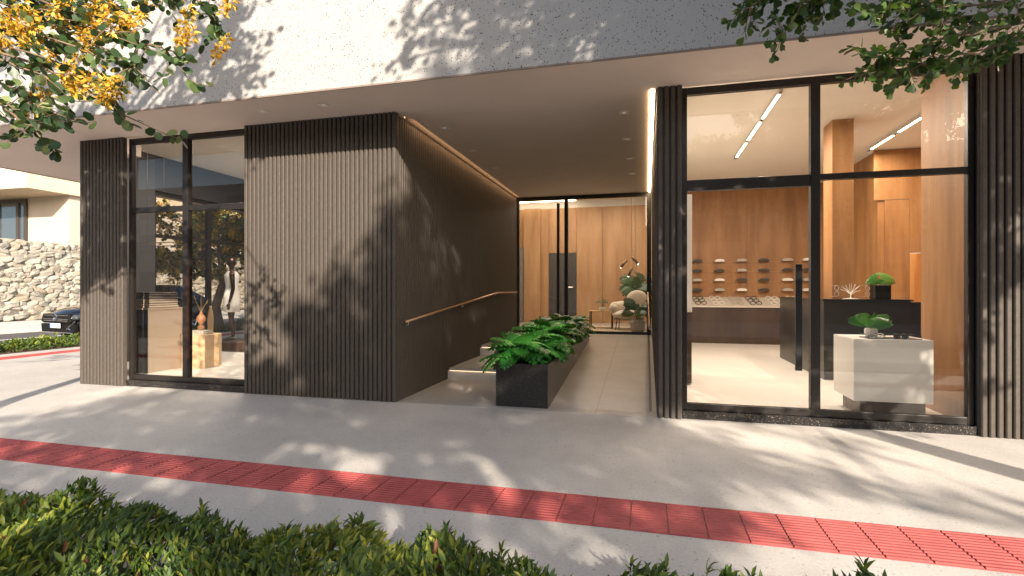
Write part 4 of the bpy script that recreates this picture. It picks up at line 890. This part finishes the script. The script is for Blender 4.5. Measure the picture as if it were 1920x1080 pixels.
# ------------------------------------------------------------------ lobby contents
tag(MB().prism([(-1.9,12.05),(.13,12.05),(.13,14.2),(-1.9,14.2)], .359, .376).build('rug', M['rug'], org=(-.7,13,.36)), 'shaggy beige rug under the lobby armchair', 'rug')
T = thing('armchair', 'rounded cream boucle armchair with slim dark legs in the lobby', 'armchair', (-.42,13.05,.377))
cx, cy, cz = -.42, 13.05, .377
MB().ell((cx,cy,cz+.36), (.40,.38,.12), 20, 10).build('seat', M['cream'], T, True)
MB().tube([(cx-.36,cy+.0,cz+.50),(cx-.34,cy+.18,cz+.52),(cx-.18,cy+.34,cz+.54),(cx,cy+.38,cz+.56)], [.12,.15,.15,.12], 12).ell((cx-.36,cy,cz+.50), (.12,.12,.12)).ell((cx,cy+.38,cz+.56), (.12,.12,.12)).build('arm', M['cream'], T, True)
MB().ell((cx+.20,cy+.22,cz+.72), (.26,.12,.24), 18, 12).build('backrest', M['cream'], T, True)
for dx, dy in ((-.3,-.2),(.25,-.25),(-.25,.28),(.28,.25)): MB().tube([(cx+dx*.9,cy+dy*.9,cz+.27),(cx+dx,cy+dy,cz)], [.014,.011], 6).build('leg', M['dwood'], T)
MB().torus((cx,cy,cz+.25), .36, .012, 'z', 24, 5).build('frame', M['dwood'], T)
T = thing('side_table', 'low brown table with thin top beside the lobby armchair', 'table', (-1.08,13.4,.377))
BX(-1.42,-.80,13.2,13.65,.80,.82).build('table_top', M['lwood'], T)
for x in (-1.38,-.84):
    for y in (13.24,13.61): BX(x-.012,x+.012,y-.012,y+.012,.377,.80).build('leg', M['dwood'], T)
potplant('wispy small plant in a white bowl on the lobby side table', (-1.08,13.42,.822), .09, .08, M['pot'], 9, .10, mm='leaf_dk', spread=.12, hh=.26)
potplant('bushy dark plant in a round concrete pot beside the lobby glass', (-.20,12.35,.378), .17, .28, M['potc'], 20, .19, mm='leaf_dk', spread=.26, hh=.38, face=True)
potplant('large dark monstera in a tall pot behind the lobby armchair', (-.26,14.2,.377), .20, .55, M['potc'], 13, .30, mm='leaf_dk', spread=.32, hh=.75, face=True)
T = thing('pendant_lamp', 'cluster of three tilted brass cylinders hanging in the lobby', 'pendant lamp', (-.42,13.0,3.98))
GB = mat('aged_brass', (.20,.14,.08), .35, .8)
for (x, z, dx, dz) in ((-.46,2.06,-.15,-.13),(-.34,2.14,.15,-.13),(-.33,1.88,-.10,-.16)):
    c = MB().tube([(x-dx*.0,13,z+.0),(x+dx,13,z+dz*1.3)], .032, 12).build('shade', GB, T, True); MB().tube([(x+dx,13,z+dz*1.3),(x+dx*1.02,13,z+dz*1.32)], .026, 10).build('bulb', M['tube'], c)
    MB().tube([(x,13,z),(x+.01,13,z+.18),(x-.02,13,z+.24),(x-.02,13,3.98)], .003, 4, False).build('cable', GB, T)
# lobby ceiling light (the bright cove above the wood wall)
T = thing('cove_light', 'warm cove light glowing along the top of the lobby wood wall', 'light strip', (-1.8,15.3,3.97))
BX(-4.1,-2.0,15.2,15.24,3.955,3.975).build('diffuser', M['tube'], T); lamp(T, (-1.6,13.6,3.94), 3.2, 2.0, 62)
# left shop ceiling lights
T = thing('ceiling_panel', 'small recessed ceiling light in the left shop', 'ceiling light', (-6.6,7.6,3.85))
MB().box(-6.68,-6.52,7.52,7.68,3.843,3.85).build('trim', M['white'], T); lamp(T, (-6.6,8.0,3.83), 1.2, 1.2, 85, (1,.88,.75))
# render settings that suit the scene
SC.cycles.max_bounces = 8; SC.cycles.transparent_max_bounces = 24
